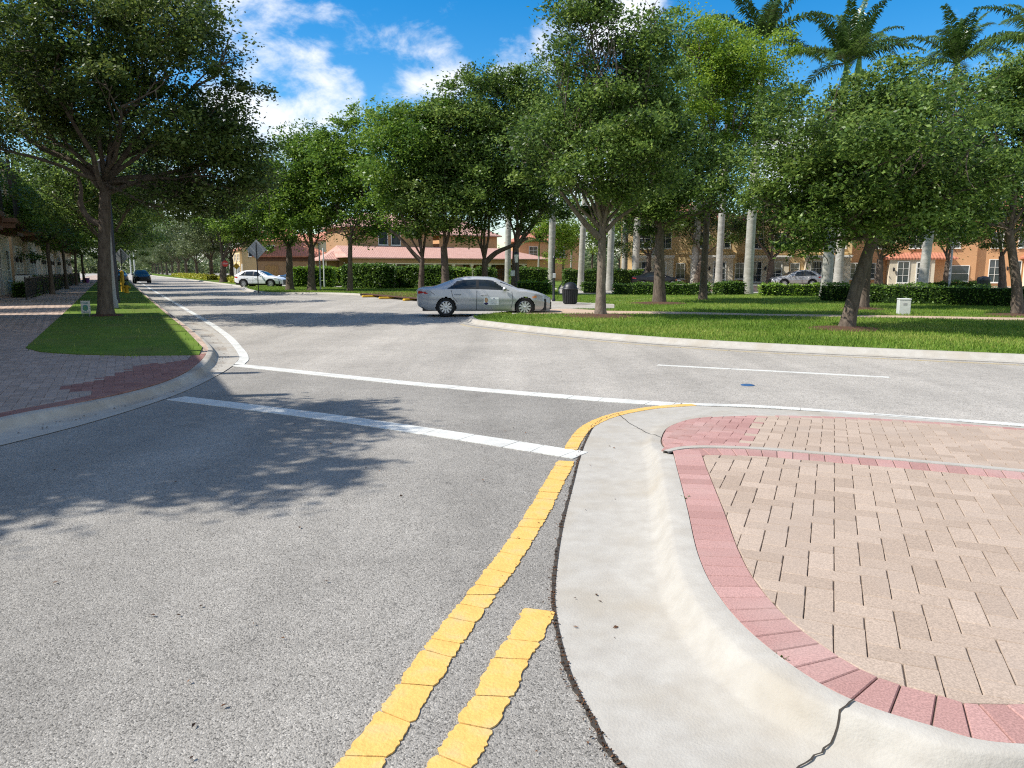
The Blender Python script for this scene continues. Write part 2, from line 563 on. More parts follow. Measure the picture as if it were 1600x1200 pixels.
class MB:
    """collects polygons, builds ONE mesh object"""

    def __init__(s):
        s.V = []
        s.F = []

    def add(s, V, F):
        k = len(s.V)
        s.V += [tuple(v) for v in V]
        s.F += [tuple(i + k for i in f) for f in F]
        return s

    def box(s, x0, x1, y0, y1, z0, z1, bev=0.0):
        if bev <= 0:
            V = [(x, y, z) for z in (z0, z1) for y in (y0, y1) for x in (x0, x1)]
            return s.add(V, [(0, 2, 3, 1), (4, 5, 7, 6), (0, 1, 5, 4), (2, 6, 7, 3), (0, 4, 6, 2), (1, 3, 7, 5)])
        b = bev
        rings = []
        for (z, ins) in ((z0, b), (z0 + b, 0), (z1 - b, 0), (z1, b)):
            rings.append([(x0 + ins + b, y0 + ins, z), (x1 - ins - b, y0 + ins, z), (x1 - ins, y0 + ins + b, z), (x1 - ins, y1 - ins - b, z),
                          (x1 - ins - b, y1 - ins, z), (x0 + ins + b, y1 - ins, z), (x0 + ins, y1 - ins - b, z), (x0 + ins, y0 + ins + b, z)])
        V = sum(rings, [])
        F = [tuple(range(7, -1, -1)), tuple(range(24, 32))]
        for r in range(3):
            for i in range(8):
                j = (i + 1) % 8
                F.append((r * 8 + i, r * 8 + j, r * 8 + 8 + j, r * 8 + 8 + i))
        return s.add(V, F)

    def tube(s, pts, rad, n=8, cap=True):
        V, F = tube_geo(pts, rad, n)
        m = len(pts)
        F = [tuple(f) for f in F]
        if cap:
            F.append(tuple(range(n - 1, -1, -1)))
            F.append(tuple(range((m - 1) * n, m * n)))
        return s.add([tuple(v) for v in V], F)

    def lathe(s, prof, n=16, c=(0, 0, 0), axis='z'):
        V = []
        for (r, h) in prof:
            for i in range(n):
                a = 2 * math.pi * i / n
                if axis == 'z':
                    V.append((c[0] + r * math.cos(a), c[1] + r * math.sin(a), c[2] + h))
                elif axis == 'y':
                    V.append((c[0] + r * math.cos(a), c[1] + h, c[2] + r * math.sin(a)))
                else:
                    V.append((c[0] + h, c[1] + r * math.cos(a), c[2] + r * math.sin(a)))
        F = []
        for k in range(len(prof) - 1):
            for i in range(n):
                j = (i + 1) % n
                F.append((k * n + i, k * n + j, k * n + n + j, k * n + n + i))
        F.append(tuple(range(n - 1, -1, -1)))
        F.append(tuple(range((len(prof) - 1) * n, len(prof) * n)))
        return s.add(V, F)

    def prism(s, pts, z0, z1):
        n = len(pts)
        V = [(p[0], p[1], z0) for p in pts] + [(p[0], p[1], z1) for p in pts]
        F = [tuple(range(n - 1, -1, -1)), tuple(range(n, 2 * n))]
        for i in range(n):
            j = (i + 1) % n
            F.append((i, j, n + j, n + i))
        return s.add(V, F)

    def build(s, name, mat, parent=None, smooth=False, loc=None, rz=None):
        me = bpy.data.meshes.new(name)
        me.from_pydata(s.V, [], s.F)
        for m in (mat if isinstance(mat, (list, tuple)) else [mat]):
            me.materials.append(m)
        if smooth:
            me.polygons.foreach_set('use_smooth', np.ones(len(me.polygons), dtype=bool))
            try:
                me.set_sharp_from_angle(angle=R(38))
            except Exception:
                pass
        me.update()
        return link(name, me, parent, loc, rz)


def tube_geo(pts, rad, n=8):
    pts = [Vector(p) for p in pts]
    V = []
    F = []
    up = Vector((0.3, 0.2, 0.93))
    x = None
    for i, p in enumerate(pts):
        t = (pts[min(i + 1, len(pts) - 1)] - pts[max(i - 1, 0)])
        t = t.normalized() if t.length > 1e-9 else Vector((0, 0, 1))
        if x is None:
            a = Vector((1, 0, 0)) if abs(t.x) < 0.8 else Vector((0, 1, 0))
            x = (a - t * a.dot(t)).normalized()
        else:
            x = (x - t * x.dot(t)).normalized()
        y = t.cross(x)
        r = rad[i] if hasattr(rad, '__len__') else rad
        for k in range(n):
            an = 2 * math.pi * k / n
            V.append(p + x * (r * math.cos(an)) + y * (r * math.sin(an)))
    for i in range(len(pts) - 1):
        for k in range(n):
            j = (k + 1) % n
            F.append((i * n + k, i * n + j, (i + 1) * n + j, (i + 1) * n + k))
    return V, F


def catmull(pts, n):
    """n samples through pts (lists of floats)"""
    A = np.array([list(p) for p in pts], dtype=float)
    A = np.vstack([2 * A[0] - A[1], A, 2 * A[-1] - A[-2]])
    m = len(pts) - 1
    out = []
    for q in np.linspace(0, m, n):
        i = min(int(q), m - 1)
        t = q - i
        p0, p1, p2, p3 = A[i], A[i + 1], A[i + 2], A[i + 3]
        out.append(0.5 * ((2 * p1) + (-p0 + p2) * t + (2 * p0 - 5 * p1 + 4 * p2 - p3) * t * t + (-p0 + 3 * p1 - 3 * p2 + p3) * t ** 3))
    return np.array(out)


def resample(A, step):
    A = np.asarray(A, dtype=float)
    d = np.r_[0, np.cumsum(np.linalg.norm(np.diff(A, axis=0), axis=1))]
    n = max(2, int(d[-1] / step) + 1)
    q = np.linspace(0, d[-1], n)
    return np.stack([np.interp(q, d, A[:, k]) for k in range(A.shape[1])], axis=1)


def in_poly(x, y, poly):
    c = False
    n = len(poly)
    j = n - 1
    for i in range(n):
        xi, yi = poly[i][0], poly[i][1]
        xj, yj = poly[j][0], poly[j][1]
        if (yi > y) != (yj > y) and x < (xj - xi) * (y - yi) / (yj - yi) + xi:
            c = not c
        j = i
    return c


def in_poly_np(X, Y, poly):
    c = np.zeros(len(X), dtype=bool)
    n = len(poly)
    j = n - 1
    for i in range(n):
        xi, yi = poly[i][0], poly[i][1]
        xj, yj = poly[j][0], poly[j][1]
        if yi != yj:
            c ^= ((yi > Y) != (yj > Y)) & (X < (xj - xi) * (Y - yi) / (yj - yi) + xi)
        j = i
    return c


def sheet(name, pts, z, mat, skirt=None):
    """flat polygon at height z; a skirt closes it down to the ground"""
    import bmesh
    bm = bmesh.new()
    vs = [bm.verts.new((p[0], p[1], z if z is not None else p[2])) for p in pts]
    f = bm.faces.new(vs)
    f.normal_update()
    if f.normal.z < 0:
        f.normal_flip()
    if skirt is not None:
        lo = [bm.verts.new((p[0], p[1], skirt)) for p in pts]
        for i in range(len(pts)):
            j = (i + 1) % len(pts)
            bm.faces.new((vs[i], vs[j], lo[j], lo[i]))
    bmesh.ops.triangulate(bm, faces=[f])
    me = bpy.data.meshes.new(name)
    bm.to_mesh(me)
    bm.free()
    me.materials.append(mat)
    return tag(link(name, me), kind='structure')


def ribbon(name, rows, mat, smooth=True, kind='structure'):
    """rows: list of (n,3) arrays, side by side"""
    n = len(rows[0])
    brk = set()
    rr_ = []
    for r in rows:
        if r is None:
            brk.add(len(rr_) - 1)
        else:
            rr_.append(r)
    rows = rr_
    V = np.vstack(rows)
    F = []
    for r in range(len(rows) - 1):
        if r in brk:
            continue
        for i in range(n - 1):
            F.append((r * n + i, r * n + i + 1, (r + 1) * n + i + 1, (r + 1) * n + i))
    me = np_mesh(name, V, F, mat, smooth=smooth)
    import bmesh
    bm = bmesh.new()
    bm.from_mesh(me)
    for f in bm.faces:
        f.normal_update()
    up = sum(f.normal.z for f in bm.faces)
    if up < 0:
        bmesh.ops.reverse_faces(bm, faces=bm.faces)
    bm.to_mesh(me)
    bm.free()
    return tag(link(name, me), kind=kind)

# ------------------------------------------------------------------ ground and roads
sheet('ground', [(-2500, -600), (2500, -600), (2500, 3000), (-2500, 3000)], -0.03, M_lawn)
sheet('road', [(-180, -30), (120, -30), (120, 420), (-300, 420)], 0.0, M_road)
# the coarser side street where the viewer stands, up to the crosswalk
side = [(-6.2, -8), (-5.6, 3)] + [tuple(P(*p)[:2]) for p in [(0, 697), (150, 659), (280, 616), (345, 585), (372, 571), (640, 599), (900, 622), (1065, 634), (940, 665), (897, 760), (872, 900), (880, 1010)]] + [(0.7, 1.7), (3, 0.6), (3, -8)]
sheet('side_street', side, 0.004, M_side)

# foreground kerb: gutter edge G and back edge K, measured on the photo
Gp = [(1700, 675, 0), (1600, 668.5, 0), (1370, 649, 0), (1200, 640, 0), (1085, 635, 0), (1030, 638, 0), (975, 646, 0), (935, 661, 0), (917, 687, 0), (905, 720, 0), (897, 752, 0),
      (880, 820, 0), (868, 900, 0), (868, 960, 0), (890, 1050, 0), (930, 1130, 0), (975, 1200, 0)]
Kp = [(1700, 677, .02), (1600, 670.5, .02), (1370, 655, .02), (1200, 650, .02), (1130, 651, .02), (1080, 655, .025), (1045, 667, .03), (1033, 684, .04), (1035, 697, .075), (1050, 707, .12), (1057, 730, .145),
      (1073, 792, .15), (1090, 865, .15), (1121, 928, .15), (1182, 996, .15), (1300, 1078, .15), (1450, 1132, .15)]
G = [tuple(P(x, y, z)) for x, y, z in Gp] + [(0.72, 1.88, 0), (1.6, 1.45, 0), (3.2, 1.2, 0)]
K = [tuple(P(x, y, z)) for x, y, z in Kp] + [tuple(P(1600, 1162, .15)), (2.5, 2.25, .15), (3.6, 2.1, .15)]
NS = 320
Gs = catmull(G, NS)
Ks = catmull(K, NS)
Ks[:, 2] = np.clip(Ks[:, 2], 0.02, 0.15)
Gs[:, 2] = 0.006


def curb_rows(Gs, Ks, w_toe=0.24, w_front=0.135, w_top=0.105, pan=0.012):
    d = Gs - Ks
    d[:, 2] = 0
    L = np.linalg.norm(d, axis=1, keepdims=True)
    u = d / np.maximum(L, 1e-6)
    h = Ks[:, 2:3]

    def row(w, z):
        w = np.minimum(w, L * 0.6 * (w / w_toe))
        r = Ks + u * w
        r[:, 2:3] = z
        return r
    toe = row(w_toe, pan + 0.05 * h)
    toe2 = row(w_toe * 0.86, pan + 0.16 * h)
    mid = row(w_front * 1.20, 0.55 * h + 0.004)
    frt = row(w_front, 0.89 * h)
    top = row(w_top, 0.985 * h)
    back = Ks.copy()
    low = Ks - u * 0.004
    low[:, 2] = Ks[:, 2] - 0.05
    return [Gs, (Gs * 0.5 + toe * 0.5), toe, toe2, mid, frt, top, back, None, back.copy(), low]


rows = curb_rows(Gs, Ks)
ribbon('curb_and_gutter', rows, M_conc)
# expansion joints across the concrete
for (kq, gq) in ((15.25, 17.1), (7.0, 6.2)):
    pts = []
    nr_ = len(rows) - 1
    for r_i, r in enumerate(rows[:-3]):
        f_ = (0, .38, .76, .79, .84, .865, .895, 1)[r_i]
        q = (gq + (kq - gq) * f_) / 19 * (NS - 1)
        i = int(q)
        pts.append(r[i] * (1 - (q - i)) + r[i + 1] * (q - i) + np.array((0, 0, 0.007)))
    tang = pts[-1] - pts[0]
    tang = np.array((-tang[1], tang[0], 0)) / np.linalg.norm(tang)
    fine = resample(np.array(pts), .03)
    wd = 0.0042 if kq > 10 else 0.004
    jit = [tang * random.uniform(-.006, .006) for _ in fine]
    ribbon('expansion_joint', [np.array([p + j - tang * wd for p, j in zip(fine, jit)]), np.array([p + j + tang * wd * random.uniform(.6, 1) for p, j in zip(fine, jit)])], M_joint, smooth=False)
# dirty crack between asphalt and gutter
ea = Gs.copy()
tn = np.gradient(Gs, axis=0)
nn = np.stack([-tn[:, 1], tn[:, 0], 0 * tn[:, 0]], axis=1)
nn /= np.linalg.norm(nn, axis=1, keepdims=True)
sgn = np.sign(((Ks - Gs) * nn).sum(axis=1, keepdims=True))
wob = np.array([0.012 + 0.016 * max(0, mnoise.noise(Vector((i * .35, 0, 0)))) + 0.010 * random.random() for i in range(NS)])[:, None]
inn = Gs + nn * sgn * 0.004
inn[:, 2] = 0.0095
ea = Gs - nn * sgn * wob
ea[:, 2] = 0.0075
ribbon('gutter_joint', [ea, inn], M_joint, smooth=False)



def offset(A_, dist, toward, z):
    """line set back from A_ by dist on the side of point toward"""
    t_ = np.gradient(A_, axis=0)
    n_ = np.stack([-t_[:, 1], t_[:, 0], 0 * t_[:, 0]], axis=1)
    n_ /= np.linalg.norm(n_, axis=1, keepdims=True)
    i = int(np.argmin(np.hypot(A_[:, 0] - toward[0], A_[:, 1] - toward[1])))
    s_ = np.sign((np.array([toward[0], toward[1], 0]) - A_[i]) @ n_[i])
    B = A_ + n_ * s_ * dist
    B[:, 2] = z
    return B


# ---------------------------------------------------------------- pavers
DA = Vector((math.sin(R(23.5)), math.cos(R(23.5)), 0))
DB = Vector((math.cos(R(23.5)), -math.sin(R(23.5)), 0))


def brick_poly(pts, z, th=.05, ch=.005):
    """paver of any outline (list of xy) -> bottom ring, chamfer ring, top ring"""
    n = len(pts)
    cx = sum(p[0] for p in pts) / n
    cy = sum(p[1] for p in pts) / n

    def inset(p, d):
        L_ = math.hypot(p[0] - cx, p[1] - cy) + 1e-9
        f = min(.35, d / L_)
        return (p[0] + (cx - p[0]) * f, p[1] + (cy - p[1]) * f)
    o = [inset(p, .0036) for p in pts]
    i_ = [inset(p, .0036 + ch) for p in pts]
    return [(x, y, z - th) for x, y in o] + [(x, y, z - ch) for x, y in o] + [(x, y, z) for x, y in i_]


def bricks_obj(name, blocks, mat):
    V = []
    F = []
    var = []
    for bl in blocks:
        k = len(V)
        n = len(bl) // 3
        V += bl
        top = bl[2 * n:]
        ar = sum(top[i][0] * top[(i + 1) % n][1] - top[(i + 1) % n][0] * top[i][1] for i in range(n))
        fs = [tuple(range(2 * n, 3 * n))] + [(n + i, n + (i + 1) % n, 2 * n + (i + 1) % n, 2 * n + i) for i in range(n)] + [(i, (i + 1) % n, n + (i + 1) % n, n + i) for i in range(n)]
        for f in fs:
            F.append(tuple(k + i for i in (reversed(f) if ar < 0 else f)))
        v = min(1, max(0, random.gauss(.5, .34)))
        var += [v] * len(fs)
    me = bpy.data.meshes.new(name)
    me.from_pydata(V, [], F)
    me.materials.append(mat)
    at_ = me.attributes.new('var', 'FLOAT', 'FACE')
    at_.data.foreach_set('value', np.array(var, dtype=np.float32))
    return tag(link(name, me), kind='structure')


def clip_half(poly, p, n):
    """keep the part of poly on the side n points to"""
    out = []
    m = len(poly)
    for i in range(m):
        a, b = poly[i], poly[(i + 1) % m]
        da = (a[0] - p[0]) * n[0] + (a[1] - p[1]) * n[1]
        db = (b[0] - p[0]) * n[0] + (b[1] - p[1]) * n[1]
        if da >= 0:
            out.append(a)
        if (da >= 0) != (db >= 0):
            f = da / (da - db)
            out.append((a[0] + (b[0] - a[0]) * f, a[1] + (b[1] - a[1]) * f))
    return out


def clip_curves(poly, curves):
    """curves: (points, inward normals); the brick is cut along the nearest stretch of each"""
    for (C_, n_) in curves:
        if len(poly) < 3:
            return []
        cx = sum(p[0] for p in poly) / len(poly)
        cy = sum(p[1] for p in poly) / len(poly)
        d = np.hypot(C_[:, 0] - cx, C_[:, 1] - cy)
        j = int(np.argmin(d))
        side_ = (cx - C_[j, 0]) * n_[j, 0] + (cy - C_[j, 1]) * n_[j, 1]
        if d[j] < .22:
            poly = clip_half(poly, C_[j], n_[j])
        elif side_ < 0 and 0 < j < len(C_) - 1:
            return []
    return poly


def inward(C_, toward):
    t_ = np.gradient(C_[:, :2], axis=0)
    n_ = np.stack([-t_[:, 1], t_[:, 0]], axis=1)
    n_ /= np.linalg.norm(n_, axis=1, keepdims=True)
    m = len(C_) // 2
    if (toward[0] - C_[m, 0]) * n_[m, 0] + (toward[1] - C_[m, 1]) * n_[m, 1] < 0:
        n_ = -n_
    return (np.asarray(C_)[:, :2], n_)


def herring(w, box, zf, a, b, org, curves=(), keep=None):
    """90 degree herringbone of w x 2w bricks over box, cut along curves"""
    xs = [p[0] for p in box]
    ys = [p[1] for p in box]
    out = []
    Rn = int(max(max(abs(x - org.x) for x in xs), max(abs(y - org.y) for y in ys)) * 1.42 / w) + 4
    for i in range(-Rn, Rn):
        for j in range(-Rn, Rn):
            k = (i - j) % 4
            if k == 0:
                eu, ev = 2 * w, w
            elif k == 3:
                eu, ev = w, 2 * w
            else:
                continue
            o = org + b * (i * w) + a * (j * w)
            q = [o, o + b * eu, o + b * eu + a * ev, o + a * ev]
            c = o + b * (eu / 2) + a * (ev / 2)
            if not (in_poly(c.x, c.y, box) or (curves and any(in_poly(v.x, v.y, box) for v in q))):
                continue
            pl = [(v.x, v.y) for v in q]
            if curves:
                pl = clip_curves(pl, curves)
            if len(pl) < 3:
                continue
            ar = abs(sum(pl[m][0] * pl[(m + 1) % len(pl)][1] - pl[(m + 1) % len(pl)][0] * pl[m][1] for m in range(len(pl)))) / 2
            if ar < .0006:
                continue
            out.append(brick_poly(pl, zf(c.x, c.y) + random.uniform(-.0012, .0012)))
    return out


def soldier(path, inward, length, w, z):
    """bricks standing across a path; inward = +1/-1 side"""
    A = resample(path, 0.01)
    nb = int((len(A) - 1) * 0.01 / w)
    out = []
    t = np.gradient(A, axis=0)
    nrm = np.stack([-t[:, 1], t[:, 0]], axis=1)
    nrm /= np.linalg.norm(nrm, axis=1, keepdims=True)
    for k in range(nb):
        i0 = int(k * (len(A) - 1) / nb)
        i1 = int((k + 1) * (len(A) - 1) / nb)
        g = 0.0025
        p0 = Vector((A[i0][0], A[i0][1], 0))
        p1 = Vector((A[i1][0], A[i1][1], 0))
        n0 = Vector((*nrm[i0], 0)) * inward
        n1 = Vector((*nrm[i1], 0)) * inward
        d = (p1 - p0).normalized() * g
        zz = (z if not callable(z) else z((p0.x + p1.x) / 2, (p0.y + p1.y) / 2)) + random.uniform(-.001, .001)

        def ring(ins, h):
            q = [p0 + d * (1 + ins / g) + n0 * (0.004 + ins), p1 - d * (1 + ins / g) + n1 * (0.004 + ins), p1 - d * (1 + ins / g) + n1 * (length - ins), p0 + d * (1 + ins / g) + n0 * (length - ins)]
            return [(v.x, v.y, h) for v in q]
        out.append(ring(0, zz - .05) + ring(0, zz - .005) + ring(.004, zz))
    return out


BW = 0.127
# lower field: bounded by the kerb back, and the thin concrete strip on its far side
Stp = [(1043, 706), (1075, 700.5), (1130, 700), (1200, 703), (1300, 711), (1400, 719), (1500, 728), (1600, 737.5), (1800, 757)]
Strip = [P(x, y, .145) for x, y in Stp] + [Vector((9.5, 3.2, .145))]
Ss = catmull([tuple(p) for p in Strip], 90)
i0 = int(9.0 / 19 * (NS - 1))
Klow = Ks[i0:]
low_poly = [tuple(p[:2]) for p in Ss] + [(9.5, 2.0)] + [tuple(p[:2]) for p in Klow[::-1]]


def shrink_test(poly, w):
    pass


sheet('paver_bed', low_poly, 0.135, M_bed)
# field lies inside the red soldier course
t = np.gradient(Klow, axis=0)
nr = np.stack([-t[:, 1], t[:, 0]], axis=1)
nr /= np.linalg.norm(nr, axis=1, keepdims=True)
c0 = np.array([3.0, 4.0])
sg = np.sign(((c0 - Klow[len(Klow) // 2][:2]) * nr[len(Klow) // 2]).sum())
Kin = Klow[:, :2] + nr * sg * 0.238
Sin = Ss[:, :2].copy()
ts = np.gradient(Ss, axis=0)
ns = np.stack([-ts[:, 1], ts[:, 0]], axis=1)
ns /= np.linalg.norm(ns, axis=1, keepdims=True)
sgs = np.sign(((c0 - Ss[40][:2]) * ns[40]).sum())
Sin2 = Ss[:, :2] + ns * sgs * 0.25
field = [tuple(p) for p in Sin2[3:]] + [(9.5, 2.0)] + [tuple(p) for p in Kin[::-1]]
org = P(1303, 957, .14)
org.z = 0
bricks_obj('tan_pavers', herring(BW, field, lambda x, y: 0.1435, DA, DB, org, [inward(Kin, c0), inward(Sin2, c0)]), M_ptan)
bricks_obj('red_paver_border', soldier(Klow, sg, 0.235, BW, 0.145) + soldier(Ss[5:], sgs, 0.24, BW, 0.1435), M_pred)
# thin flush concrete strip
wS = np.concatenate([np.linspace(0.05, 0.07, 12), np.full(len(Ss) - 12, 0.075)])[:, None]
nS = np.hstack([ns, np.zeros((len(ns), 1))]) * sgs
a_ = Ss + nS * 0.002
b_ = Ss - nS * wS
a_[:, 2] = 0.149
b_[:, 2] = 0.149
a0 = a_ + nS * .004
a0[:, 2] = 0.11
b0 = b_ - nS * .004
b0[:, 2] = 0.08
ribbon('concrete_strip', [a0, a_, b_, b0], M_conc, smooth=False)
# upper ramp field between strip and road edge
Kup = Ks[:int(8.2 / 19 * (NS - 1))]
far0, far1 = Vector((2.0, 8.4)), Vector((5.5, 7.9))


def zup(x, y):
    # slopes from the strip (.13) down to the road edge (.025)
    j = np.argmin((Ss[:, 0] - x) ** 2 + (Ss[:, 1] - y) ** 2)
    d1 = math.hypot(Ss[j, 0] - x, Ss[j, 1] - y)
    k = np.argmin((Kup[:, 0] - x) ** 2 + (Kup[:, 1] - y) ** 2)
    d2 = math.hypot(Kup[k, 0] - x, Kup[k, 1] - y)
    f = d1 / (d1 + d2 + 1e-6)
    return 0.142 * (1 - f) + (Kup[k, 2] + .004) * f


up_poly = [tuple(p[:2]) for p in (Ss - nS * 0.05)] + [(9.5, 6.1)] + [tuple(p[:2]) for p in Kup]
import bmesh as _bm
reds = [tuple(P(x, y, .08)[:2]) for x, y in [(1010, 640), (1187, 640), (1172, 706), (1010, 712)]]
upc = np.array([4.0, 7.4])
bb = herring(BW * .92, up_poly, lambda x, y: zup(x, y), DA, DB, org, [inward(Kup[:, :2] + inward(Kup, upc)[1] * .012, upc), inward(Ss[:, :2] - nS[:, :2] * .08, upc)])
red_b, tan_b = [], []
for bl in bb:
    nb_ = len(bl) // 3
    cx = sum(v[0] for v in bl[:nb_]) / nb_
    cy = sum(v[1] for v in bl[:nb_]) / nb_
    (red_b if in_poly(cx, cy, reds) else tan_b).append(bl)
bricks_obj('tan_ramp_pavers', tan_b, M_ptan)
bricks_obj('red_ramp_pavers', red_b + soldier(Kup[:int(3.0 / 19 * (NS - 1))], -sg if False else 1, 0.12, BW, lambda x, y: zup(x, y) + .006), M_pred)
nu = 60
su = resample(Ss, np.linalg.norm(np.diff(Ss, axis=0), axis=1).sum() / (nu - 1) * .9999)[:nu]
ku = resample(Kup[::-1], np.linalg.norm(np.diff(Kup, axis=0), axis=1).sum() / (nu - 1) * .9999)[:nu]
m_ = min(len(su), len(ku))
su = su[:m_].copy()
ku = ku[:m_].copy()
su[:, 2] = .128
ku[:, 2] -= .010
ribbon('ramp_bed', [su, ku], M_bed, smooth=False)

# ---------------------------------------------------------------- left corner
GLp = [(-260, 760), (0, 698), (150, 659), (270, 620), (335, 590), (368, 568), (371, 552), (345, 524), (295, 493), (228, 452), (207, 437), (197, 428.5), (193.5, 425.5)]
KLp = [(-260, 712), (0, 652), (150, 622), (250, 597), (300, 574), (322, 553), (321, 537), (292, 510), (252, 480), (212.5, 448), (199, 436), (192, 428), (190.5, 425.5)]
GL = catmull([tuple(P(x, y, 0)) for x, y in GLp], 260)
KL = catmull([tuple(P(x, y, .14)) for x, y in KLp], 260)
GL[:, 2] = .006
KL[:, 2] = .14
zramp = np.array([0.118 if 8.6 < k[1] < 12.2 else 0.14 for k in KL])
zramp = np.convolve(np.pad(zramp, 10, mode='edge'), np.ones(21) / 21, 'valid')
KL[:, 2] = zramp
ribbon('curb_and_gutter', curb_rows(GL, KL, .27, .15, .11), M_conc2)
walk = [tuple(p[:2]) for p in KL]
AD = Vector((-0.465, 0.885, 0)).normalized()
AN = Vector((AD.y, -AD.x, 0))


def A(s, o, z=0.0):
    return AD * s + AN * o + Vector((0, 0, z))


walk += [tuple(A(230, -6.9)[:2]), tuple(A(8, -6.9)[:2]), (-22, 3), (-22, -4), (-8.5, -4)]


def paving_mat():
    m, t, b = new_mat('sidewalk_paving')
    L = t.links.new
    tc = N(t, 'ShaderNodeTexCoord')
    mp = N(t, 'ShaderNodeMapping')
    mp.inputs['Rotation'].default_value = (0, 0, R(14))
    L(tc.outputs['Object'], mp.inputs[0])
    br = N(t, 'ShaderNodeTexBrick')
    br.inputs['Scale'].default_value = 1
    br.inputs['Brick Width'].default_value = .30
    br.inputs['Row Height'].default_value = .15
    br.inputs['Mortar Size'].default_value = .012
    br.inputs['Color1'].default_value = (.55, .40, .305, 1)
    br.inputs['Color2'].default_value = (.42, .30, .225, 1)
    br.inputs['Mortar'].default_value = (.05, .04, .033, 1)
    br.inputs['Bias'].default_value = -.2
    sw = N(t, 'ShaderNodeSeparateXYZ')
    cb = N(t, 'ShaderNodeCombineXYZ')
    L(mp.outputs[0], sw.inputs[0])
    L(sw.outputs[1], cb.inputs[0])
    L(sw.outputs[0], cb.inputs[1])
    L(cb.outputs[0], br.inputs['Vector'])
    n = N(t, 'ShaderNodeTexNoise')
    n.inputs['Scale'].default_value = 1.2
    n.inputs['Detail'].default_value = 8
    L(tc.outputs['Object'], n.inputs['Vector'])
    mr = N(t, 'ShaderNodeMapRange')
    mr.inputs['From Min'].default_value = .3
    mr.inputs['From Max'].default_value = .7
    mr.inputs['To Min'].default_value = .75
    mr.inputs['To Max'].default_value = 1.15
    L(n.outputs[0], mr.inputs[0])
    s = N(t, 'ShaderNodeVectorMath', operation='SCALE')
    L(br.outputs['Color'], s.inputs[0])
    L(mr.outputs[0], s.inputs['Scale'])
    L(s.outputs[0], b.inputs['Base Color'])
    b.inputs['Roughness'].default_value = .9
    bp = N(t, 'ShaderNodeBump')
    bp.inputs['Distance'].default_value = .01
    bp.inputs['Strength'].default_value = .8
    iv = math_node(t, 'SUBTRACT', 1.0, br.outputs['Fac'])
    L(iv, bp.inputs['Height'])
    L(bp.outputs[0], b.inputs['Normal'])
    return m


sheet('sidewalk', walk, .128, paving_mat())
# near part laid with real pavers
wallA = [tuple(A(q_, -6.2)[:2]) for q_ in (30, 22, 14, 8)]
nearL = [tuple(p[:2]) for p in KL[8:110]] + wallA + [(-12, 6)]
cL = np.array([-8.5, 11.5])
KLc = KL[4:112]
KLin = KLc[:, :2] + inward(KLc, cL)[1] * .245
wedge = [tuple(P(x, y, .132)[:2]) for x, y in [(95, 606), (160, 592), (215, 572), (302, 561), (330, 566), (255, 600), (200, 612), (150, 617)]]
lawn_poly = [tuple(P(x, y, .15)[:2]) for x, y in [(62, 545), (200, 551), (311, 549), (312, 542), (250, 486), (170, 452), (120, 478), (80, 512)]]
bl_tan, bl_red = [], []
for bl in herring(BW, nearL, lambda x, y: .1365, AD, AN, Vector((-7, 11, 0)), [inward(KLin, cL)]):
    nb_ = len(bl) // 3
    cx = sum(v[0] for v in bl[:nb_]) / nb_
    cy = sum(v[1] for v in bl[:nb_]) / nb_
    if in_poly(cx, cy, lawn_poly):
        continue
    (bl_red if in_poly(cx, cy, wedge) else bl_tan).append(bl)
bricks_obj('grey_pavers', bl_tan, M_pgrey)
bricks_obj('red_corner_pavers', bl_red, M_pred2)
lip = [GL[:190] + 0, GL[:190] + np.hstack([inward(GL[:190], cL)[1] * .17, np.zeros((190, 1))])]
lip[0][:, 2] = .0125
lip[1][:, 2] = .0145
ribbon('gutter_lip', lip, M_conc, smooth=False)
# red bricks at the left crossing ramp: a border band and a wedge
KLn = KL[6:110]
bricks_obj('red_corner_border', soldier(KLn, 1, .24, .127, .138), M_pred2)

# left lawn strip
lawnL = [P(x, y, .15) for x, y in [(40, 543), (62, 549), (120, 553), (200, 555), (311, 554), (316, 542), (288, 513), (250, 482), (211, 449), (196, 434.5), (189.5, 427.5), (184, 427.5), (170, 433), (150, 441), (112, 478), (72, 514)]]
sheet('lawn', lawnL, .15, M_lawn, skirt=.1)

# ---------------------------------------------------------------- park on the right
GPp = [(1000, 470), (860, 481), (760, 494), (722, 499), (722, 504), (740, 508.5), (850, 522), (1000, 536), (1200, 549), (1600, 568), (1900, 582), (2400, 605)]
KPp = [(1000, 468), (860, 478.5), (765, 491.5), (733, 497), (735, 500.5), (752, 504), (850, 514), (1000, 528), (1200, 541), (1600, 557), (1900, 569), (2400, 590)]
GPs = catmull([tuple(P(x, y, 0)) for x, y in GPp], 200)
GPs[:, 2] = .006
KPs = offset(GPs, .46, (8, 22), .13)
ribbon('curb_and_gutter', curb_rows(GPs, KPs, .26, .15, .09), M_conc)
park = [tuple(p[:2]) for p in KPs[34:]] + [(60, 12), (60, 52), tuple(P(1000, 458, .13)[:2]), tuple(P(868, 459, .13)[:2]), tuple(P(866, 477, .13)[:2])]
sheet('park_lawn', park, .128, M_lawn, skirt=0)
M_path = pm('path_concrete', (0.50, 0.37, 0.27), (0.42, 0.30, 0.22), 3, .9, .2, 60, stain=((.38, .25, .17), .8, .5))
pathA = [P(x, y, .14) for x, y in [(820, 485), (868, 481), (950, 485.5), (1075, 487.5), (1200, 490.5), (1400, 493), (1600, 496.5), (2000, 504)]]
pathB = [P(x, y, .14) for x, y in [(820, 490), (868, 490), (950, 490), (1075, 491), (1200, 493.5), (1400, 496.5), (1600, 500.5), (2000, 508)]]
ribbon('path', [np.array([tuple(p) for p in pathA]), np.array([tuple(p) for p in pathB])], M_path, smooth=False)
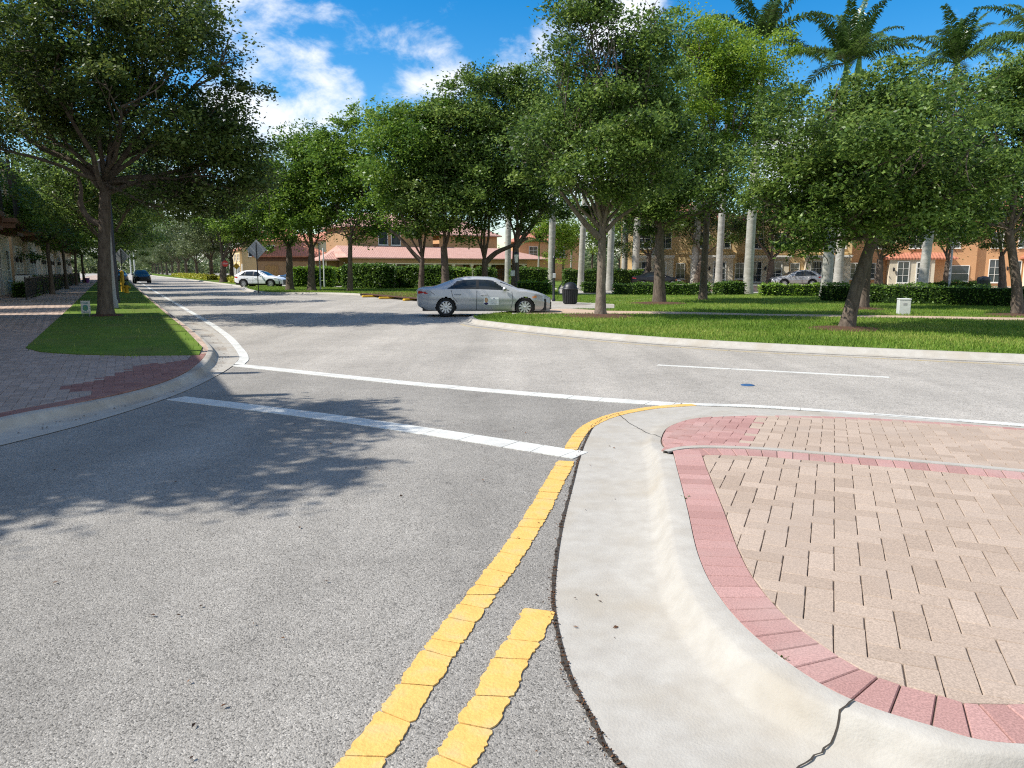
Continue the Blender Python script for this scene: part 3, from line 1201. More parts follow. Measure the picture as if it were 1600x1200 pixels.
drive = [tuple(P(x, y)[:2]) for x, y in [(800, 497), (868, 488), (960, 487), (960, 480), (866, 475), (800, 476)]]
sheet('driveway', drive, .142, M_conc2, skirt=0)
# ---------------------------------------------------------------- block beyond the silver car
front = [(374, 450), (384, 455), (412, 459.5), (470, 460), (521, 460.5), (578, 463.5), (604, 466.5), (655, 470), (760, 472), (872, 473)]
GD = catmull([tuple(P(x, y, 0)) for x, y in front], 120)
GD[:, 2] = .006
KD = offset(GD, .46, (-10, 58), .13)
ribbon('curb_and_gutter', curb_rows(GD, KD, .26, .15, .09), M_conc)
blk = [tuple(p[:2]) for p in KD] + [tuple(P(872, 452)[:2]), (10, 140), (-34, 140), tuple(P(440, 446)[:2]), tuple(P(374, 448)[:2])]
sheet('verge', blk, .127, M_lawn, skirt=0)
sheet('verge_walk', [tuple(P(x, y)[:2]) for x, y in [(440, 450), (560, 451.5), (700, 453), (870, 455), (870, 452.5), (700, 450), (560, 448.5), (440, 447.5)]], .134, M_conc2)
mul = [tuple(P(x, y, .13)[:2]) for x, y in [(560, 459), (600, 463), (655, 467.5), (760, 469), (760, 460), (655, 458), (600, 456)]]
sheet('mulch_bed', mul, .136, M_mulch)
# ---------------------------------------------------------------- planted median along the left street
med = [(404, 450.5), (385, 449.5), (350, 444), (300, 437.5), (262, 433.2), (236, 430), (218, 426.6), (224, 426), (262, 430), (310, 435), (360, 440.5), (404, 446.5)]
medw = [tuple(P(x, y)[:2]) for x, y in med]
sheet('median', medw, .13, M_lawn, skirt=0)
gm = [(410, 452), (385, 451), (350, 445.3), (300, 438.6), (262, 434.1), (236, 430.8), (217, 427)]
GM = catmull([tuple(P(x, y, 0)) for x, y in gm], 80)
GM[:, 2] = .006
KM = offset(GM, .5, (-36, 110), .132)
ribbon('curb_and_gutter', curb_rows(GM, KM, .26, .15, .09), M_conc)

# ---------------------------------------------------------------- painted markings (thick, cracked into plates)


def plates(name, centre, width, mat, z=.008, seg=(.10, .34), jag=.010, crack=.008, th=.006, taper=None, chip=0.0):
    A_ = resample(centre, 0.02)
    d = np.arange(len(A_)) * 0.02
    tot = d[-1]
    t_ = np.gradient(A_, axis=0)
    n_ = np.stack([-t_[:, 1], t_[:, 0]], axis=1)
    n_ /= np.linalg.norm(n_, axis=1, keepdims=True)

    def at(q):
        q = min(max(q, 0), tot)
        return (np.array([np.interp(q, d, A_[:, 0]), np.interp(q, d, A_[:, 1])]), np.array([np.interp(q, d, n_[:, 0]), np.interp(q, d, n_[:, 1])]))
    mb = MB()
    q = 0.0
    skew0 = 0.0
    seed = random.uniform(0, 100)
    while q < tot - .02:
        l = random.uniform(*seg)
        q1 = min(q + l, tot)
        skew1 = random.uniform(-.022, .022)
        if q1 >= tot:
            skew1 = 0
        h = width / 2
        left, right = [], []
        m = max(3, int((q1 - q) / .016))
        for k in range(m + 1):
            f = k / m
            for side_, lst, s_ in ((1, left, 1), (-1, right, -1)):
                qq = q + crack / 2 + (q1 - q - crack) * f + s_ * (skew0 * (1 - f) + skew1 * f)
                p, n__ = at(qq)
                e = .5 * jag * mnoise.noise(Vector((seed + qq * 14, s_ * 7.3, 0))) + random.uniform(-.5, .5) * jag
                ends = 0.007 * (1 if k in (0, m) else 0) * (jag / .010)
                p = p + n__ * s_ * (h + e - ends)
                lst.append((p[0], p[1]))
        # crack edges get a jagged middle
        capf = []
        p0 = np.array(left[-1])
        p1 = np.array(right[-1])
        for f in (.25, .5, .75):
            tv, _ = at(q1)
            tdir = np.array([-at(q1)[1][1], at(q1)[1][0]])
            w_ = p0 * (1 - f) + p1 * f + tdir * random.uniform(-.4, .4) * crack
            capf.append(tuple(w_))
        poly = left + capf + right[::-1]
        mb.prism(poly, z - th, z + random.uniform(-.0008, .0012))
        q = q1
        skew0 = skew1
    o = mb.build(name, mat)
    import bmesh
    bm = bmesh.new()
    bm.from_mesh(o.data)
    bmesh.ops.recalc_face_normals(bm, faces=bm.faces)
    bmesh.ops.triangulate(bm, faces=[f for f in bm.faces if len(f.verts) > 4])
    bm.to_mesh(o.data)
    bm.free()
    return tag(o, kind='structure')


def pxl(pts, n=80, z=0):
    return catmull([tuple(P(x, y, z)) for x, y in pts], n)


y1 = pxl([(1085, 633.5), (1050, 635.5), (1010, 639.5), (955, 651), (918, 668), (899, 690), (892, 704)])
plates('yellow_line', y1, .13, M_yellow, z=.011, seg=(.12, .35), jag=.008)
y1b = pxl([(885, 722), (868, 752), (842, 800), (803, 862), (757, 925), (712, 985), (672, 1042), (620, 1120), (570, 1190), (490, 1300)])
plates('yellow_line', y1b, .155, M_yellow, z=.011, seg=(.09, .26), jag=.014, crack=.007)
y2 = pxl([(843, 955), (826, 990), (800, 1030), (770, 1090), (735, 1150), (700, 1210), (640, 1320)])
plates('yellow_line', y2, .155, M_yellow, z=.011, seg=(.16, .34), jag=.014, crack=.007)
plates('crosswalk_line', pxl([(369, 571), (640, 599.5), (900, 622), (1062, 633.5)]), .27, M_white, z=.010, seg=(.25, .7), jag=.006)
plates('crosswalk_line', pxl([(275, 623), (500, 651), (700, 680), (908, 713)]), .29, M_white, z=.0105, seg=(.28, .6), jag=.007)
plates('edge_line', pxl([(1066, 632), (1200, 636.5), (1400, 651), (1600, 665), (1900, 690)]), .16, M_white, z=.008, seg=(.3, .9), jag=.006)
plates('lane_line', pxl([(1027, 570.5), (1390, 590)]), .13, M_white, z=.006, seg=(.6, 1.6), jag=.004)
plates('edge_line', pxl([(374, 570), (381, 560), (372, 544), (347, 519), (300, 489), (232, 449.5), (210, 436)]), .18, M_white, z=.010, seg=(.8, 2.2), jag=.004, crack=.012)
M_fade = pm('faded_yellow', (.42, .33, .17), (.33, .295, .24), 8, .85)
plates('yellow_line', pxl([(720, 506.5), (740, 511), (850, 524.5), (1000, 538.5), (1200, 551.5), (1600, 571)]), .10, M_fade, z=.006, seg=(.8, 2.4), jag=.006, crack=.02)
plates('yellow_line', pxl([(410, 460.5), (384, 457), (372, 452)]), .15, M_fade, z=.006, seg=(.8, 2.4), jag=.006, crack=.02)
# blue reflective marker disc in the road
mb = MB()
mb.lathe([(.10, 0), (.10, .006), (.07, .014), (0.001, .016)], 20, tuple(P(1168, 602)))
o = mb.build('pavement_marker', pm('blue_marker', (.03, .09, .22), (.05, .10, .18), 20, .5))
tag(o, 'small round blue disc set flat in the asphalt of the wide road', 'road marker')


# ---------------------------------------------------------------- grass blades
def grass(name, poly, z, n, h=(.05, .09), w=.009, dens=None):
    xs = [p[0] for p in poly]
    ys = [p[1] for p in poly]
    pts = []
    X = rng.uniform(min(xs), max(xs), n * 3)
    Y = rng.uniform(min(ys), max(ys), n * 3)
    k = in_poly_np(X, Y, poly)
    X, Y = X[k], Y[k]
    if dens is not None:
        k = rng.random(len(X)) < dens(X, Y)
        X, Y = X[k], Y[k]
    X, Y = X[:n], Y[:n]
    n = len(X)
    a = rng.uniform(0, 2 * math.pi, n)
    hh = rng.uniform(h[0], h[1], n)
    lean = rng.uniform(.0, .9, n) * hh
    la = rng.uniform(0, 2 * math.pi, n)
    b1 = np.stack([X - np.cos(a) * w, Y - np.sin(a) * w, np.full(n, z - .005)], 1)
    b2 = np.stack([X + np.cos(a) * w, Y + np.sin(a) * w, np.full(n, z - .005)], 1)
    t = np.stack([X + np.cos(la) * lean, Y + np.sin(la) * lean, z + hh], 1)
    V = np.stack([b1, b2, t], 1).reshape(-1, 3)
    F = np.arange(3 * n).reshape(-1, 3)
    pat = .5 + .28 * np.sin(X * .9 + 1.3 * np.sin(Y * .7)) * np.cos(Y * .8 + np.sin(X * .5))
    me = np_mesh(name, V, F, M_blade, var=np.clip(pat + rng.normal(0, .2, n), 0, 1))
    return tag(link(name, me), 'short green lawn grass', 'grass', kind='stuff')


cxl = sum(p.x for p in lawnL) / len(lawnL)
cyl = sum(p.y for p in lawnL) / len(lawnL)
o = grass('grass', [(cxl + (p.x - cxl) * 1.006, cyl + (p.y - cyl) * 1.006) for p in lawnL], .145, 130000, (.05, .12), .009, lambda X, Y: np.clip(1.25 - Y / 60, .15, 1))
o['label'] = 'short grass of the narrow strip under the left street trees'
path_poly = [tuple(p[:2]) for p in pathA] + [tuple(p[:2]) for p in pathB[::-1]]


def pd(X, Y):
    d = np.clip((17.0 / Y) ** 1.6, .08, 1)
    d[in_poly_np(X, Y, path_poly)] = 0
    d[in_poly_np(X, Y, drive)] = 0
    return d


parkg = [p for p in park if p[0] < 46]
o = grass('grass', [(x, y) for x, y in park[:-5] if x < 30] + [(30, 12), (36, 46), (4, 46)] + list(park[-2:]), .128, 230000, (.04, .09), .011, pd)
o['label'] = 'mown grass of the park lawn on the right'
o = grass('grass', [tuple(p[:2]) for p in KD] + [tuple(P(872, 456)[:2]), tuple(P(440, 450)[:2])], .127, 30000, (.04, .1), .018)
o['label'] = 'grass of the shaded verge behind the silver car'
o = grass('grass', medw, .13, 25000, (.04, .12), .03)
o['label'] = 'grass of the planted median along the left street'


# leaf litter along gutters and a few leaves on the asphalt
def litter(name, pts, label, size=(.008, .028)):
    V, F, var = [], [], []
    for (x, y, z) in pts:
        a = random.uniform(0, 6.28)
        l = random.uniform(*size)
        w = l * random.uniform(.35, .6)
        k = len(V)
        ca, sa = math.cos(a), math.sin(a)
        for (u, v, h) in ((-l / 2, 0, .002), (0, -w / 2, random.uniform(.003, .01)), (l / 2, 0, .003), (0, w / 2, random.uniform(.003, .012))):
            V.append((x + u * ca - v * sa, y + u * sa + v * ca, z + h))
        F.append((k, k + 1, k + 2, k + 3))
        var.append(random.random())
    m = leaf_mat('dry_leaf', (.035, .02, .012), (.09, .042, .02), (.20, .10, .05), .1, .8, .2)
    return tag(link(name, np_mesh(name, V, F, m, var=var)), label, 'leaf litter', kind='stuff')


lp = []
for _ in range(900):
    i = random.randrange(int(6 / 19 * NS), NS - 1)
    o_ = abs(random.gauss(0, .02))
    q = Gs[i] - nn[i] * sgn[i] * (o_ - .006)
    lp.append((q[0], q[1], .008))
litter('leaf_litter', lp, 'dry brown leaf bits gathered in the crack along the near gutter', (.006, .02))
lp = []
for _ in range(60):
    lp.append((random.uniform(-4, .2), random.uniform(2.3, 9), .012))
for _ in range(14):
    i = random.randrange(int(8 / 19 * NS), NS - 10)
    f = random.random() * .6
    q = Gs[i] * (1 - f) + rows[2][i] * f
    lp.append((q[0], q[1], .014))
for (x, y) in ((350, 1108), (962, 985), (300, 1190), (510, 912), (690, 955)):
    p = P(x, y)
    lp += [(p.x, p.y, .014)]
litter('leaf_litter', lp, 'a few dry leaves lying scattered on the near asphalt', (.012, .035))
lp = []
for _ in range(500):
    i = random.randrange(20, 200)
    f = random.uniform(.3, .62)
    q = GL[i] * (1 - f) + KL[i] * f
    if random.random() < .5 + .5 * mnoise.noise(Vector((i * .1, 0, 0))):
        lp.append((q[0], q[1], .02))
litter('leaf_litter', lp, 'brown leaf bits lying in the gutter of the left corner', (.01, .04))


lp = []
for _ in range(700):
    x, y = random.uniform(0, 20), random.uniform(14, 30)
    if in_poly(x, y, park) and not in_poly(x, y, path_poly):
        lp.append((x, y, .20))
litter('leaf_litter', lp, 'fallen brown leaves lying on the park lawn', (.03, .09))


# weeds growing in the kerb joint
def weed(px, py, s, label):
    V, F, var = [], [], []
    c = P(px, py, .15)
    for k in range(26):
        a = random.uniform(0, 6.28)
        l = random.uniform(.4, 1) * s
        d = Vector((math.cos(a), math.sin(a), random.uniform(.2, 1.3))).normalized()
        sd = d.cross(Vector((0, 0, 1))).normalized() * l * .16
        b = c + Vector((random.uniform(-.3, .3) * s, random.uniform(-.3, .3) * s, -.02))
        k0 = len(V)
        V += [tuple(b), tuple(b + d * l * .55 + sd), tuple(b + d * l), tuple(b + d * l * .55 - sd)]
        F.append((k0, k0 + 1, k0 + 2, k0 + 3))
        var.append(random.random())
    o = link('weed', np_mesh('weed', V, F, M_hedge, var=var))
    tag(o, label, 'weed', 'weeds in the kerb joint')


weed(1222, 1024, .045, 'small green weed tuft in the joint between kerb and red border, middle of the curve')
weed(1071, 776, .045, 'tiny dry weed tuft beside the start of the red border on the kerb')
weed(1518, 1150, .03, 'low weed sprig at the red border nearest the viewer')

# ------------------------------------------------------------------ trees
def leaf_cloud(C, S, per, size, aspect=.55, up=.35, flat=1.0):
    """C: cluster centres (n,3), S: cluster sigma (n,) -> leaf quads"""
    n = len(C)
    c = np.repeat(C, per, axis=0)
    s = np.repeat(S, per)[:, None]
    m = len(c)
    off = rng.normal(0, 1, (m, 3))
    off[:, 2] *= .75 * flat
    pos = c + off * s
    d = rng.normal(0, 1, (m, 3))
    d[:, 2] *= .6
    d /= np.linalg.norm(d, axis=1, keepdims=True)
    nn_ = rng.normal(0, 1, (m, 3))
    nn_[:, 2] = np.abs(nn_[:, 2]) + up
    sd = np.cross(nn_, d)
    sd /= np.linalg.norm(sd, axis=1, keepdims=True) + 1e-9
    l = size * rng.uniform(.65, 1.3, m)[:, None]
    w = l * aspect * .5
    a = pos
    b = pos + d * l * .5 + sd * w
    e = pos + d * l
    f = pos + d * l * .5 - sd * w
    V = np.stack([a, b, e, f], 1).reshape(-1, 3)
    F = np.arange(4 * m).reshape(-1, 4)
    cv = np.repeat(rng.normal(.45, .17, n // 9 + 1), 9)[:n] + rng.normal(0, .08, n)
    var = np.clip(np.repeat(cv, per) + rng.normal(0, .27, m), 0, 1)
    return V, F, var


def crown_clusters(blobs, n, gap=.35, sig=.30):
    """blobs: (cx,cy,cz,rx,ry,rz) -> leaf tufts gathered in sprays, the sprays spread over the lobes of the crown"""
    B = np.array(blobs, dtype=float)
    wts = (B[:, 3] * B[:, 4] + B[:, 3] * B[:, 5] + B[:, 4] * B[:, 5])
    wts /= wts.sum()
    ns = max(8, n // 9)
    idx = rng.choice(len(B), ns, p=wts)
    d = rng.normal(0, 1, (ns, 3))
    d[:, 2] = d[:, 2] * .95 + .12
    d /= np.linalg.norm(d, axis=1, keepdims=True)
    r = rng.random(ns) ** .38
    out = rng.random(ns) < .15
    r[out] = rng.uniform(.98, 1.28, out.sum())
    q = rng.uniform(0, 100, 3)
    r = r * np.array([1 + .42 * mnoise.noise(Vector(dd * 1.5 + q + k * 3.1)) for dd, k in zip(d, idx)])
    C = B[idx, :3] + d * r[:, None] * B[idx, 3:]
    keep = np.array([mnoise.noise(Vector(c * .6 + q)) > -gap for c in C])
    C, d, out = C[keep], d[keep], out[keep]
    ns = len(C)
    rs = sig * 2.5 * rng.uniform(.55, 1.25, ns)
    rs[out] *= .6
    per = 9
    e = rng.normal(0, 1, (ns, per, 3))
    e[:, :, 2] = np.abs(e[:, :, 2]) * .8 - .25
    e /= np.linalg.norm(e, axis=2, keepdims=True)
    e *= rng.uniform(.45, 1.0, (ns, per, 1))
    T = C[:, None, :] + (e * np.array([1.15, 1.15, .72])) * rs[:, None, None]
    S = np.repeat(rs, per) * rng.uniform(.20, .34, ns * per)
    return T.reshape(-1, 3), S


def limb(mb, p, q, r0, r1, n=7, sag=.0, wob=.12, sides=7):
    p, q = Vector(p), Vector(q)
    L_ = (q - p).length
    pts = []
    o1 = Vector((random.uniform(-1, 1), random.uniform(-1, 1), random.uniform(-.3, .6))) * L_ * wob
    for k in range(n):
        f = k / (n - 1)
        b = p.lerp(q, f) + o1 * math.sin(f * math.pi) + Vector((0, 0, sag * L_ * math.sin(f * math.pi)))
        if 0 < k < n - 1:
            b += Vector((random.uniform(-1, 1), random.uniform(-1, 1), random.uniform(-1, 1))) * L_ * .018
        pts.append(b)
    mb.tube(pts, [r0 + (r1 - r0) * (k / (n - 1)) ** .8 for k in range(n)], sides)
    return pts


def tree_meshes(trunk_pts, trunk_r, blobs, bark, leafm, nclus, per, leaf, sig=.30, gap=.35, extra=(), twig=2, limb_r=.42):
    """everything in metres relative to the foot"""
    mb = MB()
    tp = [Vector(p) for p in trunk_pts]
    n = 12
    path = catmull([tuple(p) for p in tp], n)
    rr = []
    for k in range(n):
        f = k / (n - 1)
        rr.append(trunk_r * (1 - .30 * f) * (1 + .42 * math.exp(-f * 9)) * (1 + random.uniform(-.05, .05)))
    mb.tube([Vector(p) for p in path], rr, 12)
    fork = tp[-1]
    rt = rr[-1]
    for b in blobs:
        c = Vector(b[:3])
        mid = c - Vector((0, 0, b[5] * .35))
        st = Vector(path[-1]) if random.random() < .7 else Vector(path[-2])
        R0 = rt * random.uniform(.42, .62)
        pts = limb(mb, st, mid, R0, R0 * .34, 8, .04)
        for _ in range(5):
            d = Vector((random.gauss(0, 1), random.gauss(0, 1), random.gauss(.2, .8))).normalized()
            e = c + Vector((d.x * b[3], d.y * b[4], d.z * b[5])) * .74
            s0 = pts[random.randrange(4, 8)]
            sp = limb(mb, s0, e, R0 * .36, .012, 6, .03, .14, 5)
            for _ in range(twig):
                d2 = Vector((random.gauss(0, 1), random.gauss(0, 1), random.gauss(.2, .8))).normalized() * random.uniform(.5, 1.2)
                limb(mb, sp[random.randrange(2, 5)], sp[4] + d2, .02, .006, 4, 0, .1, 4)
    for (pts, r0, r1) in extra:
        pa = catmull(pts, 10)
        mb.tube([Vector(p) for p in pa], [r0 + (r1 - r0) * k / 9 for k in range(10)], 8)
    C, S = crown_clusters(blobs, nclus, gap, sig)
    V, F, var = leaf_cloud(C, S, per, leaf)
    me = np_mesh('crown', V, F, leafm, var=var)
    return mb, me


def photo_tree(name, base, fork, blobs, label, group=None, tr=.22, bark=None, leafm=None, nclus=900, per=42, leaf=.10, sig=.32,
               gap=.24, zb=.13, depth=.85, ext=(), cat='tree'):
    """tree measured on the photo: foot, fork and crown lobes, all at the tree's own distance"""
    b = P(base[0], base[1], zb)
    Y = b.y

    def loc(px, py, dy=0.0):
        w = W(px, py, Y + dy)
        return w - b
    k = FPX / Y
    BL = []
    for i, bl in enumerate(blobs):
        px, py, rx, ry = bl[:4]
        rx_m, rz_m = rx / k, ry / k
        dy = bl[4] if len(bl) > 4 else random.uniform(-.5, .5) * rx_m
        c = loc(px, py, 0)
        BL.append((c.x, dy, c.z, rx_m, max(.8, (rx_m + rz_m) / 2 * depth), rz_m))
    fk = loc(*fork)
    fk.y = random.uniform(-.15, .15)
    tp = [Vector((0, 0, -.12)), Vector((fk.x * .25, 0, fk.z * .33)), Vector((fk.x * .6, fk.y * .7, fk.z * .68)), fk]
    ex = []
    for (pts, r0, r1) in ext:
        q = []
        for p in pts:
            v = loc(p[0], p[1])
            v.y = p[2] if len(p) > 2 else 0
            q.append(tuple(v))
        ex.append((q, r0, r1))
    mb, me = tree_meshes(tp, tr, BL, bark or M_bark, leafm or M_leaf, nclus, per, leaf, sig, gap, ex)
    r = empty(name, b, 0, label, cat, group)
    mb.build('trunk', bark or M_bark, r, smooth=True)
    link('crown', me, r)
    return r


TG = None
# --- left kerbside oak
photo_tree('oak_tree', (165, 493), (163, 285),
           [(170, 70, 140, 80), (60, 120, 95, 85, 1), (270, 100, 100, 85), (335, 95, 55, 55), (340, 195, 75, 65, -1), (205, 190, 130, 75, 1.5), (85, 195, 90, 55), (372, 245, 48, 38),
            (250, 265, 95, 45, 1), (150, 5, 100, 40), (305, 30, 45, 40), (-25, 120, 80, 100), (0, 220, 50, 45, -1), (230, 10, 80, 50), (350, 285, 55, 32), (385, 300, 42, 34), (330, 325, 40, 22), (275, 320, 50, 26), (130, 130, 110, 70, -2.5), (250, 170, 90, 60, -2.5)],
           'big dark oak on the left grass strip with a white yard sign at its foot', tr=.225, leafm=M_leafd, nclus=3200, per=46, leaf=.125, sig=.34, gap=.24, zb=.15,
           ext=[([(157, 292), (120, 255), (60, 228), (18, 190), (5, 165)], .13, .04), ([(158, 352), (138, 340), (126, 318), (127, 296), (122, 276)], .11, .05)])
# --- park oaks on the right
photo_tree('oak_tree', (938, 493), (942, 348),
           [(950, 195, 85, 110), (900, 150, 60, 80, 1), (1010, 140, 60, 80), (915, 50, 38, 48), (880, 262, 55, 50, -1), (985, 285, 70, 45, -1), (1040, 235, 50, 60), (935, 300, 60, 28, 1),
            (845, 230, 45, 55), (965, 80, 45, 50), (865, 190, 50, 60, 1.5), (1010, 60, 35, 35), (930, 240, 70, 60, -2), (905, 48, 36, 44), (922, 25, 28, 28), (940, 60, 40, 40), (890, 95, 40, 45)],
           'tall oak with pale forked trunk in a mulch ring, right of the silver car', tr=.175, bark=M_barkl, leafm=M_leaf, nclus=2100, per=44, leaf=.12, gap=.22,
           ext=[([(938, 372), (915, 350), (893, 322), (875, 298)], .12, .05), ([(946, 362), (965, 342), (990, 325), (1003, 312)], .08, .03)])
photo_tree('oak_tree', (1030, 473), (1030, 345),
           [(1030, 210, 60, 100), (1070, 300, 65, 40), (1000, 240, 60, 80, 2), (1035, 120, 40, 60), (1090, 265, 45, 45), (1010, 330, 50, 30), (1130, 320, 50, 30)],
           'thick dark-trunked oak behind the pale forked one', tr=.28, leafm=M_leaf, nclus=1700, per=40, leaf=.15, sig=.42)
photo_tree('oak_tree', (1098, 468), (1105, 330),
           [(1120, 110, 55, 70), (1170, 130, 50, 75), (1100, 55, 35, 38), (1150, 200, 65, 55), (1090, 170, 45, 60), (1080, 75, 28, 45), (1130, 250, 50, 35), (1195, 190, 35, 45)],
           'bright yellow-green oak in young leaf in front of the tallest palm', tr=.2, leafm=M_leafy, nclus=1500, per=40, leaf=.14, sig=.42, gap=.28)
photo_tree('oak_tree', (1322, 513), (1368, 362),
           [(1350, 200, 115, 75), (1275, 280, 90, 62), (1420, 245, 100, 85), (1255, 180, 58, 48), (1440, 330, 90, 38), (1300, 335, 85, 36, -1), (1510, 230, 65, 70), (1222, 325, 42, 38), (1390, 160, 80, 45),
            (1330, 265, 110, 75, -2.2), (1430, 290, 90, 55, -2.2), (1240, 240, 50, 50), (1480, 175, 60, 45), (1270, 385, 38, 18)],
           'wide oak whose dark trunk leans to the right, nearest tree of the park lawn', tr=.185, leafm=M_leaf, nclus=2700, per=44, leaf=.105, sig=.30, gap=.20)
photo_tree('oak_tree', (1347, 482), (1362, 360),
           [(1400, 200, 80, 70), (1340, 240, 70, 80), (1450, 270, 70, 60), (1300, 320, 50, 40), (1410, 340, 60, 34)],
           'upright oak standing close behind the leaning oak', tr=.21, leafm=M_leafd, nclus=1000, per=40, leaf=.14, sig=.4)
photo_tree('oak_tree', (1590, 492), (1580, 360),
           [(1560, 230, 80, 90), (1610, 150, 80, 60), (1545, 335, 65, 45), (1620, 300, 70, 60), (1500, 290, 50, 50), (1530, 150, 50, 50), (1660, 220, 70, 100)],
           'dark oak at the right edge of the photo', tr=.18, leafm=M_leaf, nclus=1900, per=42, leaf=.12, sig=.34)
# --- trees along the far kerb, behind the silver car and to its left
photo_tree('oak_tree', (805, 458), (806, 385),
           [(830, 220, 55, 85), (815, 320, 65, 42), (860, 300, 40, 40), (790, 260, 50, 60), (835, 145, 32, 35), (870, 230, 35, 60)],
           'oak rising directly behind the roof of the silver car near its windscreen', tr=.29, leafm=M_leaf, nclus=1500, per=36, leaf=.20, sig=.5)
photo_tree('oak_tree', (758, 458), (757, 405),
           [(770, 230, 65, 75), (750, 160, 48, 40), (765, 335, 66, 36), (720, 280, 50, 50), (800, 180, 40, 50)],
           'low-branched oak behind the rear window of the silver car', tr=.24, leafm=M_leaf, nclus=1500, per=36, leaf=.20, sig=.5,
           ext=[([(757, 412), (775, 395), (800, 384), (825, 372)], .2, .08)])
photo_tree('oak_tree', (697, 460), (693, 385),
           [(715, 230, 62, 80), (700, 330, 60, 42), (740, 280, 45, 50), (700, 180, 40, 40), (680, 280, 45, 50)],
           'straight dark oak above the boot of the silver car', tr=.28, leafm=M_leaf, nclus=1500, per=36, leaf=.20, sig=.5)
photo_tree('oak_tree', (658, 459), (660, 403),
           [(640, 250, 62, 72), (652, 190, 42, 28), (608, 300, 46, 46), (650, 330, 58, 34), (690, 260, 40, 60), (625, 215, 40, 35)],
           'oak with three spreading limbs just left of the silver car', tr=.21, leafm=M_leafb, nclus=1500, per=36, leaf=.20, sig=.5,
           ext=[([(658, 408), (645, 395), (628, 375), (608, 358)], .16, .07)])
photo_tree('oak_tree', (547, 455), (548, 372),
           [(560, 260, 52, 66), (560, 215, 36, 28), (545, 330, 58, 38), (590, 300, 46, 56), (585, 345, 44, 26), (520, 350, 40, 26), (525, 280, 35, 45), (585, 235, 36, 36)],
           'slim oak in front of the left end of the long pink-roofed porch', tr=.2, leafm=M_leafb, nclus=1100, per=36, leaf=.21, sig=.5)
photo_tree('oak_tree', (487, 454), (486, 385),
           [(480, 270, 48, 55), (472, 232, 34, 26), (500, 330, 50, 40), (510, 260, 36, 40), (455, 300, 35, 45)],
           'oak with a straight trunk at the left end of the lime-green hedge', tr=.3, leafm=M_leafb, nclus=1300, per=36, leaf=.21, sig=.5)
photo_tree('oak_tree', (453, 453), (452, 388),
           [(440, 310, 50, 50), (420, 340, 42, 38), (465, 350, 40, 30), (425, 285, 30, 35)],
           'oak standing right in front of the white car bonnet', tr=.3, leafm=M_leafb, nclus=900, per=36, leaf=.19, sig=.5)
photo_tree('oak_tree', (349, 441), (349, 405),
           [(375, 340, 40, 40), (345, 360, 36, 28), (385, 370, 30, 20), (355, 320, 26, 24)],
           'bright green oak on the median just left of the white car', tr=.42, leafm=M_leafb, nclus=800, per=36, leaf=.24, sig=.7)
# --- background trees of the park
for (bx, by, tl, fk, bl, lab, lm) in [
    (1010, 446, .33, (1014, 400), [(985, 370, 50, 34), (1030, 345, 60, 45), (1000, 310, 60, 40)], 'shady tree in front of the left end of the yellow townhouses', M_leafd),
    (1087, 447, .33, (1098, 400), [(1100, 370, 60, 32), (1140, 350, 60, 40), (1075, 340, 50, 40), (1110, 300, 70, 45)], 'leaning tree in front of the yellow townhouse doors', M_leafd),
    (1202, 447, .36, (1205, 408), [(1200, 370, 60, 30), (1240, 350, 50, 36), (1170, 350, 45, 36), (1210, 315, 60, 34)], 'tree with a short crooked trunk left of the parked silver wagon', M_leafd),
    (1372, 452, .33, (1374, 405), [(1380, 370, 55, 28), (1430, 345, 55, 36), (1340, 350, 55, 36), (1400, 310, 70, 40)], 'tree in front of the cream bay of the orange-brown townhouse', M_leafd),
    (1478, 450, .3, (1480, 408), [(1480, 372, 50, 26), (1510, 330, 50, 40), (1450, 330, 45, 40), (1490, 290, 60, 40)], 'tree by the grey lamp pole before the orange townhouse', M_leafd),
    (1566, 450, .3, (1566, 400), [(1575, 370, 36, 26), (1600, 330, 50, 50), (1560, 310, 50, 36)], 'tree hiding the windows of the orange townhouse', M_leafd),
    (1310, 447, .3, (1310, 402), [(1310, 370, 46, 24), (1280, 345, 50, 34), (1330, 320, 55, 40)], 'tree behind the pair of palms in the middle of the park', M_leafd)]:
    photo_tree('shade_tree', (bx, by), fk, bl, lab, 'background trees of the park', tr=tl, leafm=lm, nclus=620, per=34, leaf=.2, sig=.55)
for i, (bx, by, bl, lab) in enumerate([
    (880, 441, [(885, 385, 26, 30), (868, 360, 30, 30)], 'loose light-green tree behind the litter bin'),
    (925, 440, [(925, 375, 30, 34), (945, 350, 36, 40), (915, 335, 36, 30)], 'light-green tree between the first two park palms'),
    (968, 440, [(970, 370, 32, 36), (985, 345, 30, 30), (955, 330, 34, 34)], 'light-green tree behind the group of four pale palms'),
    (1045, 442, [(1050, 400, 30, 20), (1055, 375, 34, 30)], 'light-green tree behind the thick dark trunk')]):
    photo_tree('young_tree', (bx, by), (bx, by - 34), bl, lab, 'light-green trees behind the hedge', tr=.16, leafm=M_leafy, nclus=420, per=34, leaf=.24, sig=.6)

# --- rows with shared meshes
def shared_tree(name, h, rad, leafm, nclus, per, leaf, sig, tr, trunk_h, sd):
    random.seed(sd)
    bl = []
    for k in range(6):
        a = k * 2.1 + random.uniform(-.4, .4)
        bl.append((math.cos(a) * rad * .45, math.sin(a) * rad * .45, trunk_h + (h - trunk_h) * random.uniform(.3, .7), rad * random.uniform(.5, .7), rad * random.uniform(.5, .7), (h - trunk_h) * random.uniform(.28, .4)))
    bl.append((0, 0, h - (h - trunk_h) * .3, rad * .55, rad * .55, (h - trunk_h) * .3))
    mb, me = tree_meshes([(0, 0, -.1), (.05, 0, trunk_h * .4), (.1, .05, trunk_h * .8), (.1, 0, trunk_h)], tr, bl, M_bark, leafm, nclus, per, leaf, sig)
    return mb, me


